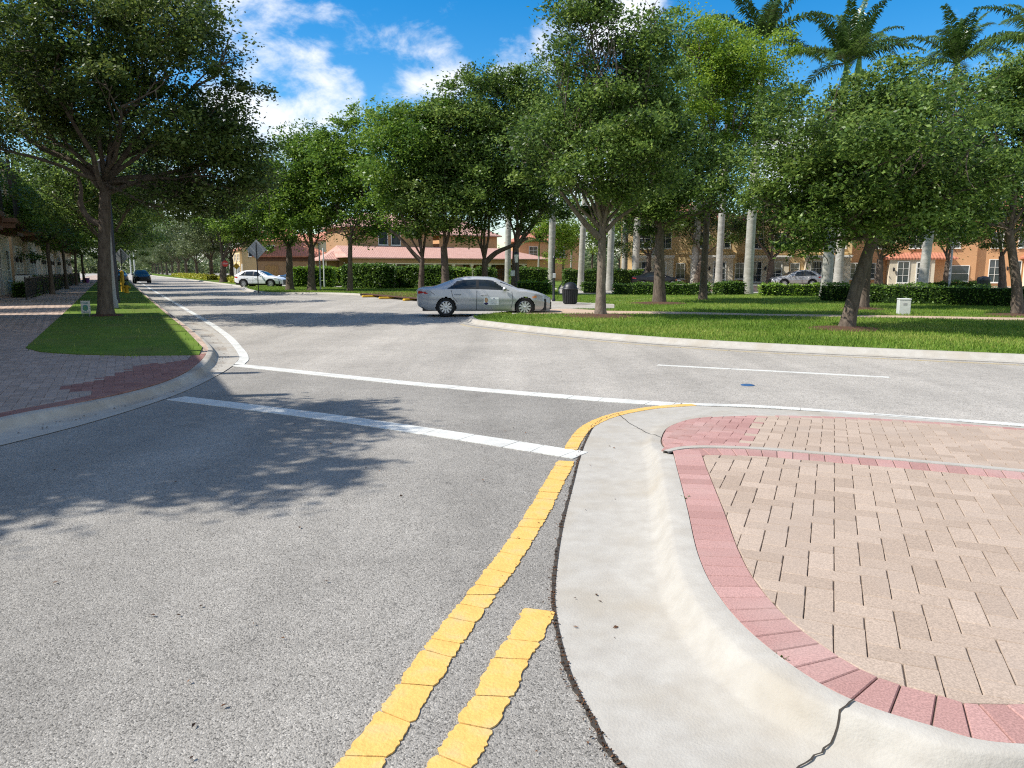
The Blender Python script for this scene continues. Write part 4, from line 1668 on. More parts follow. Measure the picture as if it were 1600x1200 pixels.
def row(name, mb, me, spots, labels, group, bark=M_bark):
    first = None
    for i, ((x, y, z, rz, s), lab) in enumerate(zip(spots, labels)):
        if first is None:
            r = empty(name, (x, y, z), rz, lab, 'tree', group)
            mb.build('trunk', bark, r, smooth=True)
            link('crown', me, r)
            first = r
        else:
            r = copy_tree(first)
            r.location = (x, y, z)
            r.rotation_euler = (0, 0, rz)
            r['label'] = lab
        r.scale = (s, s, s)
    return first


mbr, mer = shared_tree('street_tree', 9.2, 4.6, M_leaf, 1100, 40, .15, .42, .2, 2.9, 3)
ordn = ['first', 'second', 'third', 'fourth', 'fifth', 'sixth', 'seventh', 'eighth', 'ninth', 'tenth', 'eleventh', 'twelfth']
sp = []
for i, s_ in enumerate((43.5, 57, 70, 84, 99, 116, 135)):
    q = A(s_, -.6 + .1 * (i % 2))
    sp.append((q.x, q.y, .14, i * 1.7, 1.0 + .06 * ((i * 3) % 4 - 1)))
row('street_tree', mbr, mer, sp, ['%s kerb tree behind the big left oak, counted along the left grass strip' % ordn[i] for i in range(7)], 'trees in the left grass strip')
# trees tight against the left townhouses
sp = []
for i, s_ in enumerate((56, 71, 86, 103)):
    q = A(s_, -4.0)
    sp.append((q.x, q.y, .12, 2 + i * 2.1, .78))
row('garden_tree', *shared_tree('garden_tree', 10.5, 5.4, M_leafb, 900, 38, .16, .5, .17, 4.2, 5), sp,
    ['small garden tree in front of the left townhouses, %s from the viewer' % ordn[i] for i in range(4)], 'garden trees along the left townhouses')
# grey-green median trees receding along the left street
sp = []
p0, p1 = P(338, 440.5, .1), P(231, 427.4, .1)
nm = 11
for i in range(nm):
    f = i / (nm - 1)
    q = p0.lerp(p1, f)
    sp.append((q.x + 2.0, q.y, .1, i * 1.3, 1.0 + .1 * math.sin(i * 2.3)))
row('median_tree', *shared_tree('median_tree', 11.5, 5.6, M_leafo, 800, 36, .26, .62, .3, 3.0, 11), sp,
    ['%s grey-green tree of the row receding down the left street median' % ordn[i] for i in range(nm)], 'grey-green trees along the left street median')
# far wood closing the view
def far_wood():
    V, F, var = [], [], []
    C = []
    for k in range(900):
        x = random.uniform(-420, 260)
        y = 330 + random.uniform(-30, 60)
        h = 7 + 4 * mnoise.noise(Vector((x * .02, 0, 0))) + random.uniform(-1, 2)
        for _ in range(3):
            C.append((x + random.gauss(0, 3), y, random.uniform(.5, h)))
    C = np.array(C)
    V, F, var = leaf_cloud(C, np.full(len(C), 2.0), 34, 1.7)
    o = link('far_wood', np_mesh('far_wood', V, F, M_leafo, var=var))
    tag(o, 'far band of trees closing the end of the left street', 'trees', kind='stuff')


far_wood()
# trees beside and behind the viewer's left, whose shade falls on the near asphalt
random.seed(21)
def shade_caster(name, pos, h, rad, th, label, sd, ncl=900, lm=None):
    global rng
    rng = np.random.default_rng(sd)
    mb, me = shared_tree(name, h, rad, lm or M_leaf, ncl, 40, .12, .30, .17, th, sd)
    r = empty(name, pos, sd, label, 'tree', 'trees at the left corner')
    mb.build('trunk', M_bark, r, smooth=True)
    link('crown', me, r)


# ------------------------------------------------------------------ palms
def palm_crown(nf, length, sd, droop=1.0):
    random.seed(sd)
    V, F, var = [], [], []
    for k in range(nf):
        az = k * 2.399 + random.uniform(-.2, .2)
        f_ = k / (nf - 1)
        el0 = R(86 - 78 * f_ + random.uniform(-8, 8))
        L_ = length * random.uniform(.88, 1.08) * (.8 + .2 * min(1, f_ * 3))
        d = Vector((math.cos(az) * math.cos(el0), math.sin(az) * math.cos(el0), math.sin(el0)))
        p = Vector((math.cos(az) * .1, math.sin(az) * .1, 0))
        pts = [p.copy()]
        nseg = 34
        for s in range(nseg):
            f = s / nseg
            d = (d + Vector((0, 0, -1)) * (.018 + .062 * f) * droop * (1.2 - .3 * f_)).normalized()
            p = p + d * L_ / nseg
            pts.append(p.copy())
        # rachis
        tv, tf = tube_geo(pts[::4] + [pts[-1]], [.045 * (1 - i / 10) + .006 for i in range(len(pts[::4]) + 1)], 4)
        k0 = len(V)
        V += [tuple(v) for v in tv]
        F += [tuple(k0 + i for i in f) for f in tf]
        var += [.9] * len(tf)
        fv = random.uniform(.15, .65)
        side = None
        for s in range(4, nseg + 1):
            t = (pts[s] - pts[s - 1]).normalized()
            sx = t.cross(Vector((0, 0, 1)))
            sx = sx.normalized() if sx.length > .05 else Vector((math.sin(az), -math.cos(az), 0))
            up = sx.cross(t)
            f = s / nseg
            ll = .95 * math.sin(min(1, .18 + f * .95) * math.pi * .86) ** .6 * (1 - .35 * f)
            for q in range(3):
                for sg_ in (-1, 1):
                    dr = (sx * sg_ * random.uniform(.7, 1) + t * random.uniform(.35, .7) + up * random.uniform(-.1, .55)).normalized()
                    b0 = pts[s] - t * (L_ / nseg) * random.random()
                    l2 = ll * random.uniform(.8, 1.1)
                    m1 = b0 + dr * l2 * .5
                    e1 = b0 + dr * l2 * .9 + Vector((0, 0, -1)) * l2 * random.uniform(.2, .5)
                    wv = t * .036
                    k0 = len(V)
                    V += [tuple(b0 - wv * .6), tuple(b0 + wv * .6), tuple(m1 + wv), tuple(m1 - wv), tuple(e1 + wv * .2), tuple(e1 - wv * .2)]
                    F += [(k0, k0 + 1, k0 + 2, k0 + 3), (k0 + 3, k0 + 2, k0 + 4, k0 + 5)]
                    v_ = min(1, max(0, fv + random.gauss(0, .16)))
                    var += [v_, v_]
    return np_mesh('crown', V, F, M_frond, var=var)


PC = [palm_crown(15, 4.2, 31, .78), palm_crown(15, 4.0, 32, .7), palm_crown(14, 4.3, 33, .85)]
random.seed(5)


def palm(base, top, width_px, label, ci, rz, zb=.12, scale=1.0, group='royal palms of the park'):
    b = P(base[0], base[1], zb)
    Y = b.y
    t = W(top[0], top[1], Y) - b
    r = width_px / FPX * Y / 2
    o = empty('royal_palm', b, 0, label, 'palm', group)
    H = t.z
    mb = MB()
    pts, rad = [], []
    n = 22
    for k in range(n):
        f = k / (n - 1)
        pts.append(Vector((t.x * f ** 1.15, .1 * math.sin(f * 3), H * f)))
        bulge = 1 + .35 * math.exp(-f * 16) + .10 * math.sin(f * math.pi) - .22 * f
        rad.append(r * bulge)
    mb.tube(pts, rad, 14)
    mb.build('trunk', M_palm, o, smooth=True)
    m2 = MB()
    d = (pts[-1] - pts[-2]).normalized()
    sh = [pts[-1] + d * s for s in (-.05, .25, .9, 1.6, 1.95)]
    m2.tube(sh, [rad[-1] * 1.02, rad[-1] * 1.12, rad[-1] * .85, rad[-1] * .5, .08], 12)
    m2.build('crownshaft', M_shaft, o, smooth=True)
    c = link('crown', PC[ci], o, tuple(pts[-1] + d * 1.75), rz)
    c.scale = (scale,) * 3
    return o


palm((1168, 459), (1190, 112), 13.5, 'tallest pale royal palm, its grey trunk showing through the gap right of the yellow-green oak', 0, .3, scale=1.1)
palm((1290, 464), (1318, 150), 15, 'royal palm with a thick mottled trunk left of the leaning oak', 1, 2.0, scale=.95)
palm((1308, 452), (1340, 120), 12, 'shaded royal palm standing just behind the thick mottled one', 2, 4.0, scale=.8)
palm((1440, 456), (1488, 140), 13, 'royal palm between the leaning oak and the orange townhouse', 0, 1.1, scale=1.05)
palm((1700, 462), (1640, 110), 14, 'royal palm whose fronds reach in at the upper right corner', 1, .9, scale=1.05)
palm((907, 452), (917, 250), 9, 'royal palm right behind the black litter bin', 2, .5)
palm((952, 454), (962, 215), 10, 'royal palm close beside the pale forked oak trunk', 0, 2.6)
palm((975, 445), (982, 225), 9, 'royal palm in the middle of the group behind the forked oak', 1, 1.6)
palm((992, 447), (1003, 205), 10.5, 'brightly lit royal palm between the two big oak trunks', 2, 3.3)
palm((1020, 445), (1028, 230), 8.5, 'royal palm half hidden by the thick dark oak trunk', 0, 5.1)
palm((1085, 447), (1098, 205), 11, 'shaded royal palm in front of the yellow townhouse, left of a pair', 1, .2)
palm((1122, 449), (1137, 190), 10, 'shaded royal palm in front of the yellow townhouse, right of a pair', 2, 2.2)
palm((861, 446), (866, 240), 10, 'royal palm behind the front end of the silver car', 0, .9)
palm((793, 447), (796, 270), 9, 'slim royal palm in front of the pink-roofed porch', 1, 4.4)
# small feathery palms behind the hedge
for i, (bx, by, tx, ty, lab) in enumerate([(892, 440, 893, 398, 'small feathery palm with drooping fronds behind the litter bin'), (841, 441, 842, 400, 'small feathery palm at the right end of the pink roof'),
                                           (935, 440, 934, 402, 'small feathery palm between royal palm trunks')]):
    palm((bx, by), (tx, ty), 3.2, lab, i, i * 1.0, scale=.62, group='small palms behind the hedge')


# ------------------------------------------------------------------ hedges
def hedge(pts, h, w, label, leafm=None, leaf=.10, dens=260, zb=.12, group=None, name='hedge', wob=.13):
    """clipped hedge along a ground line: dark core plus leaves over its whole surface"""
    A_ = resample(np.array([tuple(p[:2]) for p in pts]), .25)
    t_ = np.gradient(A_, axis=0)
    n_ = np.stack([-t_[:, 1], t_[:, 0]], 1)
    n_ /= np.linalg.norm(n_, axis=1, keepdims=True)
    L_ = .25 * (len(A_) - 1)
    n = int(dens * L_ * (2 * h + w))
    q = rng.uniform(0, len(A_) - 1.001, n)
    i = q.astype(int)
    f = (q - i)[:, None]
    c = A_[i] * (1 - f) + A_[i + 1] * f
    nn_ = n_[i]
    u = rng.uniform(0, 2 * h + w, n)
    zz = np.where(u < h, u, np.where(u < h + w, h, 2 * h + w - u))
    oo = np.where(u < h, -w / 2, np.where(u < h + w, u - h - w / 2, w / 2))
    bump = np.array([mnoise.noise(Vector((a[0] * 1.3, a[1] * 1.3, z * 1.6))) for a, z in zip(c, zz)]) * wob * 1.6
    pos = np.zeros((n, 3))
    pos[:, :2] = c + nn_ * (oo * (1 + bump / max(w, .3)))[:, None]
    pos[:, 2] = zz * (1 + bump / h) + zb
    ne = int(dens * w * h * 1.3)
    for (e_, s_) in ((0, -1), (len(A_) - 1, 1)):
        u2 = rng.uniform(-w / 2, w / 2, ne)
        en = np.zeros((ne, 3))
        en[:, :2] = A_[e_] + n_[e_] * u2[:, None] + (t_[e_] / np.linalg.norm(t_[e_])) * s_ * rng.uniform(.02, .16, ne)[:, None]
        en[:, 2] = rng.uniform(0, h, ne) + zb
        pos = np.vstack([pos, en])
    n = len(pos)
    pos += rng.normal(0, .035, (n, 3))
    # rounded ends
    V, F, var = leaf_cloud(pos, np.full(n, .03), 1, leaf, .6)
    me = np_mesh(name, V, F, leafm or M_hedge, var=var)
    o = link(name, me)
    tag(o, label, 'hedge', group)
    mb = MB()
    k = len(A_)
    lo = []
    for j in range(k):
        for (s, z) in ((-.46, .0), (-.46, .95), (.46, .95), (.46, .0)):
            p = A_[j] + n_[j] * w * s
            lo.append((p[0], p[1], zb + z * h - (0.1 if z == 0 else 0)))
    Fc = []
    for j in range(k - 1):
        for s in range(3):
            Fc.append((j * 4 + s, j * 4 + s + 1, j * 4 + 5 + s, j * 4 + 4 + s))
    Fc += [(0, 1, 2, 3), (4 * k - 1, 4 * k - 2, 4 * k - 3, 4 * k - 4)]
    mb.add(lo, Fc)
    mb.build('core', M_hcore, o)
    return o


def G2(*pp):
    return [P(x, y, .12) for x, y in pp]


hedge(G2((463, 448.5), (520, 448.5)), 1.75, 1.4, 'lime-green clipped hedge right of the oak with the straight trunk', M_hedgel, .17, 150)
hedge(G2((512, 447), (566, 447)), 1.7, 1.3, 'hedge section behind the slim lamp pole, left of the slim oak', M_hedgel, .17, 150)
hedge(G2((545, 450), (608, 451)), 1.95, 1.6, 'dark shaded hedge between the slim oak and the gate gap', M_hedge, .17, 150)
hedge(G2((624, 450), (700, 451)), 1.8, 1.3, 'green hedge behind the oak with three spreading limbs', M_hedge, .17, 150)
hedge(G2((702, 450), (733, 450)), 1.62, 1.2, 'short hedge block behind the boot of the silver car', M_hedgel, .17, 150)
hedge(G2((745, 449), (772, 449)), 1.62, 1.2, 'short hedge block by the porch gate behind the silver car', M_hedge, .17, 150)
hedge(G2((800, 449), (852, 449)), 1.62, 1.2, 'dark hedge behind the windscreen of the silver car', M_hedge, .17, 150)
hedge(G2((812, 459), (858, 459.5)), .75, .9, 'low bright hedge just behind the bonnet of the silver car', M_hedgel, .13, 200)
hedge(G2((882, 447), (1000, 447)), 1.55, 1.2, 'tall dark hedge behind the litter bin and pale palms', M_hedge, .15, 150)
hedge(G2((912, 455), (936, 455)), .62, .8, 'low hedge clump between litter bin and forked oak', M_hedge, .13, 200)
hedge(G2((962, 460), (1105, 461.5)), .66, 1.1, 'low clipped hedge on both sides of the thick dark oak trunk', M_hedge, .11, 260)
hedge(G2((1122, 460.5), (1155, 460)), .78, 1.1, 'short low hedge left of the tallest palm', M_hedge, .11, 260)
hedge(G2((1190, 462), (1282, 463)), .66, 1.0, 'low sunlit hedge between the tallest palm and the mottled palm', M_hedgel, .11, 260)
hedge(G2((1292, 470), (1400, 474), (1590, 479), (1700, 482)), .80, 1.2, 'long low hedge behind the pale utility box', M_hedge, .10, 300)
hedge(G2((1000, 452), (1110, 452.5)), .42, 1.0, 'dark low hedge at the street in front of the yellow townhouses', M_hedge, .15, 160)
hedge(G2((1440, 452), (1540, 453)), .55, 1.0, 'low hedge under the windows of the orange-brown townhouse', M_hedge, .15, 160)
hedge(G2((415, 446), (400, 444.6), (372, 441.7), (352, 439)), .55, 1.6, 'yellow flowering low shrubs planted on the median', M_shrub, .2, 120, name='flowering_shrubs', wob=.2)
hedge(G2((332, 437.5), (300, 434.5), (275, 432)), .6, 1.6, 'yellow-green low shrubs further down the median', M_shrub, .24, 90, name='flowering_shrubs', wob=.2)
# dark bushes along the left townhouses
for i, (s0, s1, o_) in enumerate(((50, 55, -5.0), (57, 63, -5.0), (66, 73, -5.0), (77, 86, -5.0), (90, 104, -5.0))):
    hedge([A(s0, o_), A(s1, o_)], .8 + .12 * (i % 2), .9, 'dark garden bush by the iron fence of the left townhouses, %s from the viewer' % ordn[i], M_hedge, .13, 150, group='bushes along the left townhouses', name='garden_bush', wob=.2)
# mulch rings
for (x, y, r_) in ((938, 494, 1.25), (1322, 514, 1.0), (1030, 474, 1.4), (1347, 483, .9), (165, 494, .55), (1590, 493, 1.1)):
    c = P(x, y, .13)
    mb = MB()
    n = 28
    ring = lambda rr, z: [(c.x + rr * (1 + .14 * mnoise.noise(Vector((math.cos(a) * 1.7, math.sin(a) * 1.7, x)))) * math.cos(a), c.y + rr * math.sin(a), z) for a in [2 * math.pi * k / n for k in range(n)]]
    zz = .155 if x == 165 else .135
    V = ring(r_, zz - .02) + ring(r_ * .9, zz + .02) + ring(r_ * .5, zz + .05) + [(c.x, c.y, zz + .06)]
    F = []
    for q in range(2):
        F += [(q * n + k, q * n + (k + 1) % n, (q + 1) * n + (k + 1) % n, (q + 1) * n + k) for k in range(n)]
    F += [(2 * n + k, 2 * n + (k + 1) % n, 3 * n) for k in range(n)]
    mb.add(V, F)
    tag(mb.build('mulch_ring', M_mulch, smooth=True), kind='structure')
# off-frame trees on the left
shade_caster('corner_tree', (-10.3, 6.0, .12), 8.3, 2.75, 3.6, 'oak at the left corner, throwing its shade across the near asphalt', 41, 1500)
shade_caster('corner_tree', (-12.6, 5.6, .12), 9.0, 2.6, 4.2, 'second oak further back at the left corner, beyond the first one', 43, 600)
shade_caster('corner_tree', tuple(A(36.3, -8.6, .12)), 9.5, 3.0, 4.2, 'unseen oak added in the gap between the left townhouses to shade the sidewalk', 47, 800)  # tree added out of view to throw shade on the sidewalk

# ------------------------------------------------------------------ buildings
def window(parent, x, z, w, h, y=0.0, nx=2, nz=3, name='window', frame=None, sill=True, bar=.035, fr=.07):
    """framed window proud of a wall at local y (facing -y); the pane is its child"""
    mb = MB()
    d0, d1 = y - .07, y + .02
    mb.box(x - w / 2 - fr, x - w / 2, d0, d1, z - fr, z + h + fr)
    mb.box(x + w / 2, x + w / 2 + fr, d0, d1, z - fr, z + h + fr)
    mb.box(x - w / 2, x + w / 2, d0, d1, z - fr, z)
    mb.box(x - w / 2, x + w / 2, d0, d1, z + h, z + h + fr)
    for i in range(1, nx):
        xx = x - w / 2 + w * i / nx
        mb.box(xx - bar / 2, xx + bar / 2, y - .055, y - .012, z, z + h)
    for i in range(1, nz):
        zz = z + h * i / nz
        mb.box(x - w / 2, x + w / 2, y - .052, y - .014, zz - bar / 2, zz + bar / 2)
    if sill:
        mb.box(x - w / 2 - .12, x + w / 2 + .12, y - .13, y + .01, z - fr - .07, z - fr - .002)
    o = mb.build(name, frame or M_trim, parent)
    p = MB()
    p.box(x - w / 2, x + w / 2, y - .02, y + .01, z, z + h)
    p.build('pane', M_pane, o)
    return o


def hip_roof(parent, x0, x1, y0, y1, z, rise, over=.45, mat=None, name='roof', gable=False):
    a0, a1, b0, b1 = x0 - over, x1 + over, y0 - over, y1 + over
    w, d = a1 - a0, b1 - b0
    r = min(w, d) / 2
    mb = MB()
    if w >= d:
        k = 0 if gable else r
        q = [(a0 + k, (b0 + b1) / 2, z + rise), (a1 - k, (b0 + b1) / 2, z + rise)]
        V = [(a0, b0, z), (a1, b0, z), (a1, b1, z), (a0, b1, z)] + q
        F = [(0, 1, 5, 4), (1, 2, 5), (2, 3, 4, 5), (3, 0, 4)]
    else:
        q = [((a0 + a1) / 2, b0 + r, z + rise), ((a0 + a1) / 2, b1 - r, z + rise)]
        V = [(a0, b0, z), (a1, b0, z), (a1, b1, z), (a0, b1, z)] + q
        F = [(0, 1, 4), (1, 2, 5, 4), (2, 3, 5), (3, 0, 4, 5)]
    V += [(a0, b0, z - .16), (a1, b0, z - .16), (a1, b1, z - .16), (a0, b1, z - .16)]
    F += [(6, 7, 1, 0), (7, 8, 2, 1), (8, 9, 3, 2), (9, 6, 0, 3), (9, 8, 7, 6)]
    mb.add(V, F)
    return mb.build(name, mat or M_tile2, parent)


def sconce(parent, x, z, y):
    mb = MB()
    mb.box(x - .05, x + .05, y - .03, y + .01, z + .05, z + .3)
    mb.lathe([(.03, .28), (.11, .2), (.09, -.05), (.04, -.12)], 8, (x, y - .16, z))
    return mb.build('wall_lantern', M_iron, parent)


def rails(mb, p, q, z0, z1, gap=.12, r=.009, post=2.0):
    p, q = Vector((p[0], p[1], 0)), Vector((q[0], q[1], 0))
    L_ = (q - p).length
    d = (q - p) / L_
    nn__ = Vector((-d.y, d.x, 0))

    def bar(a, b, t_, u0, u1):
        V = []
        for z in (u0, u1):
            for (s, o) in ((a, -t_), (b, -t_), (b, t_), (a, t_)):
                v = p + d * s + nn__ * o
                V.append((v.x, v.y, z))
        mb.add(V, [(3, 2, 1, 0), (4, 5, 6, 7), (0, 1, 5, 4), (1, 2, 6, 5), (2, 3, 7, 6), (3, 0, 4, 7)])
    bar(0, L_, .018, z1 - .05, z1)
    bar(0, L_, .018, z0 + .1, z0 + .14)
    n = int(L_ / gap)
    for k in range(n):
        s = (k + .5) * L_ / n
        bar(s - r, s + r, r, z0 + .14, z1 - .05)
    m = max(1, int(L_ / post))
    for k in range(m + 1):
        s = min(max(k * L_ / m, .03), L_ - .03)
        bar(s - .03, s + .03, .03, z0, z1 + .06)


# ---- left townhouse row (local x runs up the street, facing the street = -y)
def left_house(loc, rz, label, wallm, first=None):
    if first is not None:
        r = copy_tree(first)
        r.location = loc
        r['label'] = label
        for ch in r.children:
            if ch.name.startswith('wall.') or ch.name == 'wall':
                me = ch.data.copy()
                me.materials[0] = wallm
                ch.data = me
        return r
    r = empty('townhouse', loc, rz, label, 'house', 'townhouses in the shade on the left')
    mb = MB()
    mb.box(0, 9.96, 0, 9, -.1, 8.45)
    mb.build('wall', wallm, r)
    hip_roof(r, 0, 9.96, 0, 9, 8.62, 1.7, .0, M_tile2)
    m = MB()
    m.box(0, 9.96, -.5, -.003, 8.30, 8.58)
    m.build('eave', M_dwood, r)
    # balcony over the ground floor
    m = MB()
    m.box(.4, 5.6, -1.5, -.004, 4.35, 4.62, .03)
    m.box(.5, .75, -1.4, -.004, 4.05, 4.35)
    m.box(5.25, 5.5, -1.4, -.004, 4.05, 4.35)
    m.build('balcony', M_fascia, r)
    m = MB()
    rails(m, (.45, -1.44), (5.55, -1.44), 4.63, 5.7, .13, .012)
    m.build('balcony_rail', M_iron, r)
    for x in (.55, 3.0, 5.45):
        m = MB()
        m.box(x - .09, x + .09, -1.45, -1.27, 5.78, 8.29)
        m.build('balcony_post', M_dwood, r)
    m = MB()
    m.box(6.2, 9.8, -.9, -.004, 3.9, 4.1)
    m.build('canopy', M_fascia, r)
    for x in (1.7, 4.2):
        d = window(r, x, .25, 1.3, 3.0, 0, 2, 4, 'door', M_trim, False, .05, .13)
    window(r, 8.0, 1.0, 1.2, 1.9, 0, 2, 3)
    window(r, 1.8, 5.0, 1.3, 2.3, 0, 2, 4, 'balcony_door', M_dwood, False)
    window(r, 4.2, 5.0, 1.3, 2.3, 0, 2, 4, 'balcony_door', M_dwood, False)
    window(r, 8.0, 5.4, 1.2, 1.7, 0, 2, 3)
    for x in (.75, 2.95):
        sconce(r, x, 2.3, 0)
    return r


rzA = math.atan2(AD.y, AD.x)
# local +x must run away along the street while -y faces it (street lies to the right of AD)
lhw = [M_cream, pm('beige_stucco', (.46, .36, .25), (.40, .31, .215), 3, .9), pm('sand_stucco', (.60, .52, .42), (.54, .46, .37), 3, .9)]
first = None
for i, s0 in enumerate((12, 22, 41, 51, 62.5, 72.5, 82.5, 92.5, 102.5, 112.5, 122.5)):
    lab = 'cream two-storey townhouse with dark balcony, %s of the shaded row on the left' % (ordn[i])
    h = left_house(A(s0, -6.6), rzA, lab, lhw[i % 3], first)
    if first is None:
        first = h
for i, (s0, s1) in enumerate(((46, 55), (56.2, 65), (66.2, 75), (76.2, 85), (86.2, 104))):
    m = MB()
    p, q = A(s0, -4.45), A(s1, -4.45)
    rails(m, p, q, .12, 1.28, .13, .010)
    tag(m.build('iron_fence', M_iron), 'black iron garden fence of the left townhouses, %s stretch from the viewer' % ordn[i], 'fence', 'iron fences on the left')
o = empty('air_conditioner', A(53.3, -5.2, .12), rzA, 'grey air conditioning unit with a white end panel by the left townhouse', 'air conditioner')
m = MB()
m.box(-.5, .5, -.4, .4, .05, 1.25, .03)
m.build('case', M_grey, o)
m = MB()
m.box(-.56, -.505, -.38, .38, .08, 1.2)
m.build('end_panel', M_trim, o)
m = MB()
m.lathe([(.36, 1.255), (.36, 1.29), (.05, 1.30)], 20)
m.build('fan_grille', M_iron, o)


# ---- townhouses across the park on the right
def wall_block(parent, x0, x1, y0, y1, z0, z1, mat, name='wall'):
    m = MB()
    m.box(x0, x1, y0, y1, z0, z1)
    return m.build(name, mat, parent)


def cornice(parent, x0, x1, y, z, mat=None, d=.35):
    m = MB()
    m.box(x0, x1, y - d, y - .003, z, z + .16)
    m.box(x0 + .06, x1 - .06, y - d * .6, y - .004, z - .15, z - .002)
    return m.build('cornice', mat or M_trim, parent)


def door_leaf(parent, x, z, w, h, y):
    o = window(parent, x, z, w, h, y, 2, 4, 'door', M_trim, False, .07, .12)
    return o


FY = 77.0
Hs = [
    (11.5, 23.3, M_yelw, 'yellow townhouse with cream ground floor, leftmost beyond the park'),
    (23.4, 35.0, M_yelw, 'yellow townhouse behind the tallest palm and the parked silver wagon'),
]
for (x0, x1, wm, lab) in Hs:
    r = empty('townhouse', (x0, FY + 2, 0), R(-14), lab, 'house', 'sunlit townhouses beyond the park')
    w = x1 - x0
    wall_block(r, 0, w, 0, 9, -.1, 6.8, wm)
    hip_roof(r, 0, w, 0, 9, 6.9, 2.0, .4, M_tile2)
    for k in range(2):
        bx = 1.6 + k * (w / 2)
        wall_block(r, bx - .3, bx + 3.9, -1.2, -.003, -.1, 2.95, M_cream, 'bay')
        cornice(r, bx - .45, bx + 4.05, -1.2, 2.96)
        window(r, bx + .7, .45, .95, 2.0, -1.2, 2, 3)
        door_leaf(r, bx + 2.6, .15, 1.05, 2.25, -1.2)
        sconce(r, bx + 1.6, 1.7, -1.2)
        window(r, bx + 4.6, .8, .8, 1.5, 0, 2, 3)
        window(r, bx + .9, 3.9, 1.1, 1.5, 0, 2, 3)
        window(r, bx + 3.0, 3.9, 1.1, 1.5, 0, 2, 3)
    cornice(r, 0.02, w - .02, 0, 3.3, wm, .12)
r = empty('townhouse', (35.2, FY + 1.5, 0), R(-14), 'orange-brown townhouse with a cream bay of two glazed doors under a tiled ledge', 'house', 'sunlit townhouses beyond the park')
wall_block(r, 0, 12.2, 0, 9, -.1, 6.8, M_oran)
hip_roof(r, 0, 12.2, 0, 9, 6.9, 2.0, .4, M_tile2)
wall_block(r, 3.9, 8.1, -1.2, -.003, -.1, 2.7, M_cream, 'bay')
hip_roof(r, 3.7, 9.9, -1.1, .6, 2.86, .55, .25, M_tile2, 'ledge_roof')
window(r, 5.2, .4, 1.0, 2.05, -1.2, 2, 3)
door_leaf(r, 7.0, .25, 1.0, 2.1, -1.2)
sconce(r, 4.3, 1.6, -1.2)
window(r, 2.4, .8, .8, 1.5, 0, 2, 3)
window(r, 10.6, .55, 1.9, 1.5, 0, 1, 2)
window(r, 3.0, 3.9, 1.1, 1.5, 0)
window(r, 6.5, 3.9, 1.1, 1.5, 0)
window(r, 10.0, 3.9, 1.1, 1.5, 0)
r = empty('townhouse', (47.0, FY - 1.0, 0), R(-14), 'bright orange townhouse front at the far right with a cream entrance', 'house', 'sunlit townhouses beyond the park')
wall_block(r, 0, 12, 0, 11, -.1, 7.4, M_oran)
hip_roof(r, 0, 12, 0, 11, 7.5, 2.0, .4, M_tile2)
window(r, 2.0, 3.9, .95, 1.45, 0, 2, 2)
window(r, 4.4, 3.9, .95, 1.45, 0, 2, 2)
window(r, 2.0, .45, 1.0, 2.2, 0, 2, 3)
sconce(r, 3.1, 1.7, 0)
window(r, 4.0, .7, .6, 1.8, 0, 1, 2)
wall_block(r, 4.55, 8.6, -1.0, -.003, -.1, 2.75, M_cream, 'entrance')
hip_roof(r, 4.4, 8.8, -.9, .5, 2.92, .5, .25, M_tile2, 'ledge_roof')
door_leaf(r, 6.2, .2, 1.35, 2.35, -1.0)
window(r, 9.8, .9, 1.0, 1.6, 0)
r = empty('townhouse', (1.0, 104, 0), R(12), 'orange house half hidden by trees behind the litter bin', 'house')
wall_block(r, 0, 9, 0, 8, -.1, 5.6, M_oran)
hip_roof(r, 0, 9, 0, 8, 5.7, 2.2, .4, M_tile2)
window(r, 2, 3.4, 1.1, 1.4, 0)
window(r, 6, 3.4, 1.1, 1.4, 0)
# cream low wall before the parking street
for (xa, xb, lab) in ((1008, 1092, 'left'), (1092, 1192, 'middle'), (1192, 1300, 'right')):
    p, q = P(xa, 455), P(xb, 455.5)
    d = (q - p)
    o = empty('planter_wall', p, math.atan2(d.y, d.x), 'low pinkish stucco wall with a cream cap behind the park hedges, %s length' % lab, 'wall', 'low walls along the park')
    m = MB()
    L_ = d.length - .02
    m.box(0, L_, -.12, .12, -.05, .42)
    m.build('wall', pm('pink_stucco', (.55, .36, .28), (.48, .31, .24), 3, .9), o)
    m = MB()
    m.box(-.003, L_ + .003, -.17, .17, .423, .54)
    m.build('cap', M_cream, o)
sheet('parking_street', [(8, 62), (75, 56), (75, 73), (8, 75)], .012, M_path)
sheet('townhouse_path', [(8, 75), (75, 73), (75, 90), (8, 90)], .03, M_conc2)

# ---- clubhouse with a long pink tiled roof
c0 = P(548, 447)
CL = W(548, 400, 84.0)
CR = W(818, 408, 97.0)
bx0, by0 = CL.x, CL.y
ang = math.atan2(CR.y - CL.y, CR.x - CL.x)
Lc = math.hypot(CR.x - CL.x, CR.y - CL.y)
r = empty('clubhouse', (bx0, by0, 0), ang, 'long low clubhouse with pink tiled roof and cream porch columns', 'building')
ev = 3.05
m = MB()
V = [(-.5, -.5, ev), (Lc + 4.5, -.5, ev), (Lc - .5, 4.9, ev + 1.45), (0.2, 4.9, ev + 1.45), (-.5, -.5, ev - .14), (Lc + 4.5, -.5, ev - .14), (Lc + 4.5, 9.0, ev), (Lc + 4.5, 9, ev - .14), (-.5, 9, ev)]
m.add(V, [(0, 1, 2, 3), (4, 5, 1, 0), (1, 6, 2), (5, 7, 6, 1), (0, 3, 8)])
m.build('roof', M_tile, r)
m = MB()
m.box(-.3, Lc + .4, -.22, .08, ev - .62, ev - .145)
m.build('fascia', M_tan, r)
m = MB()
m.box(-.28, Lc + .38, -.26, .12, ev - .74, ev - .622)
m.build('fascia_trim', M_cream, r)
nc = 10
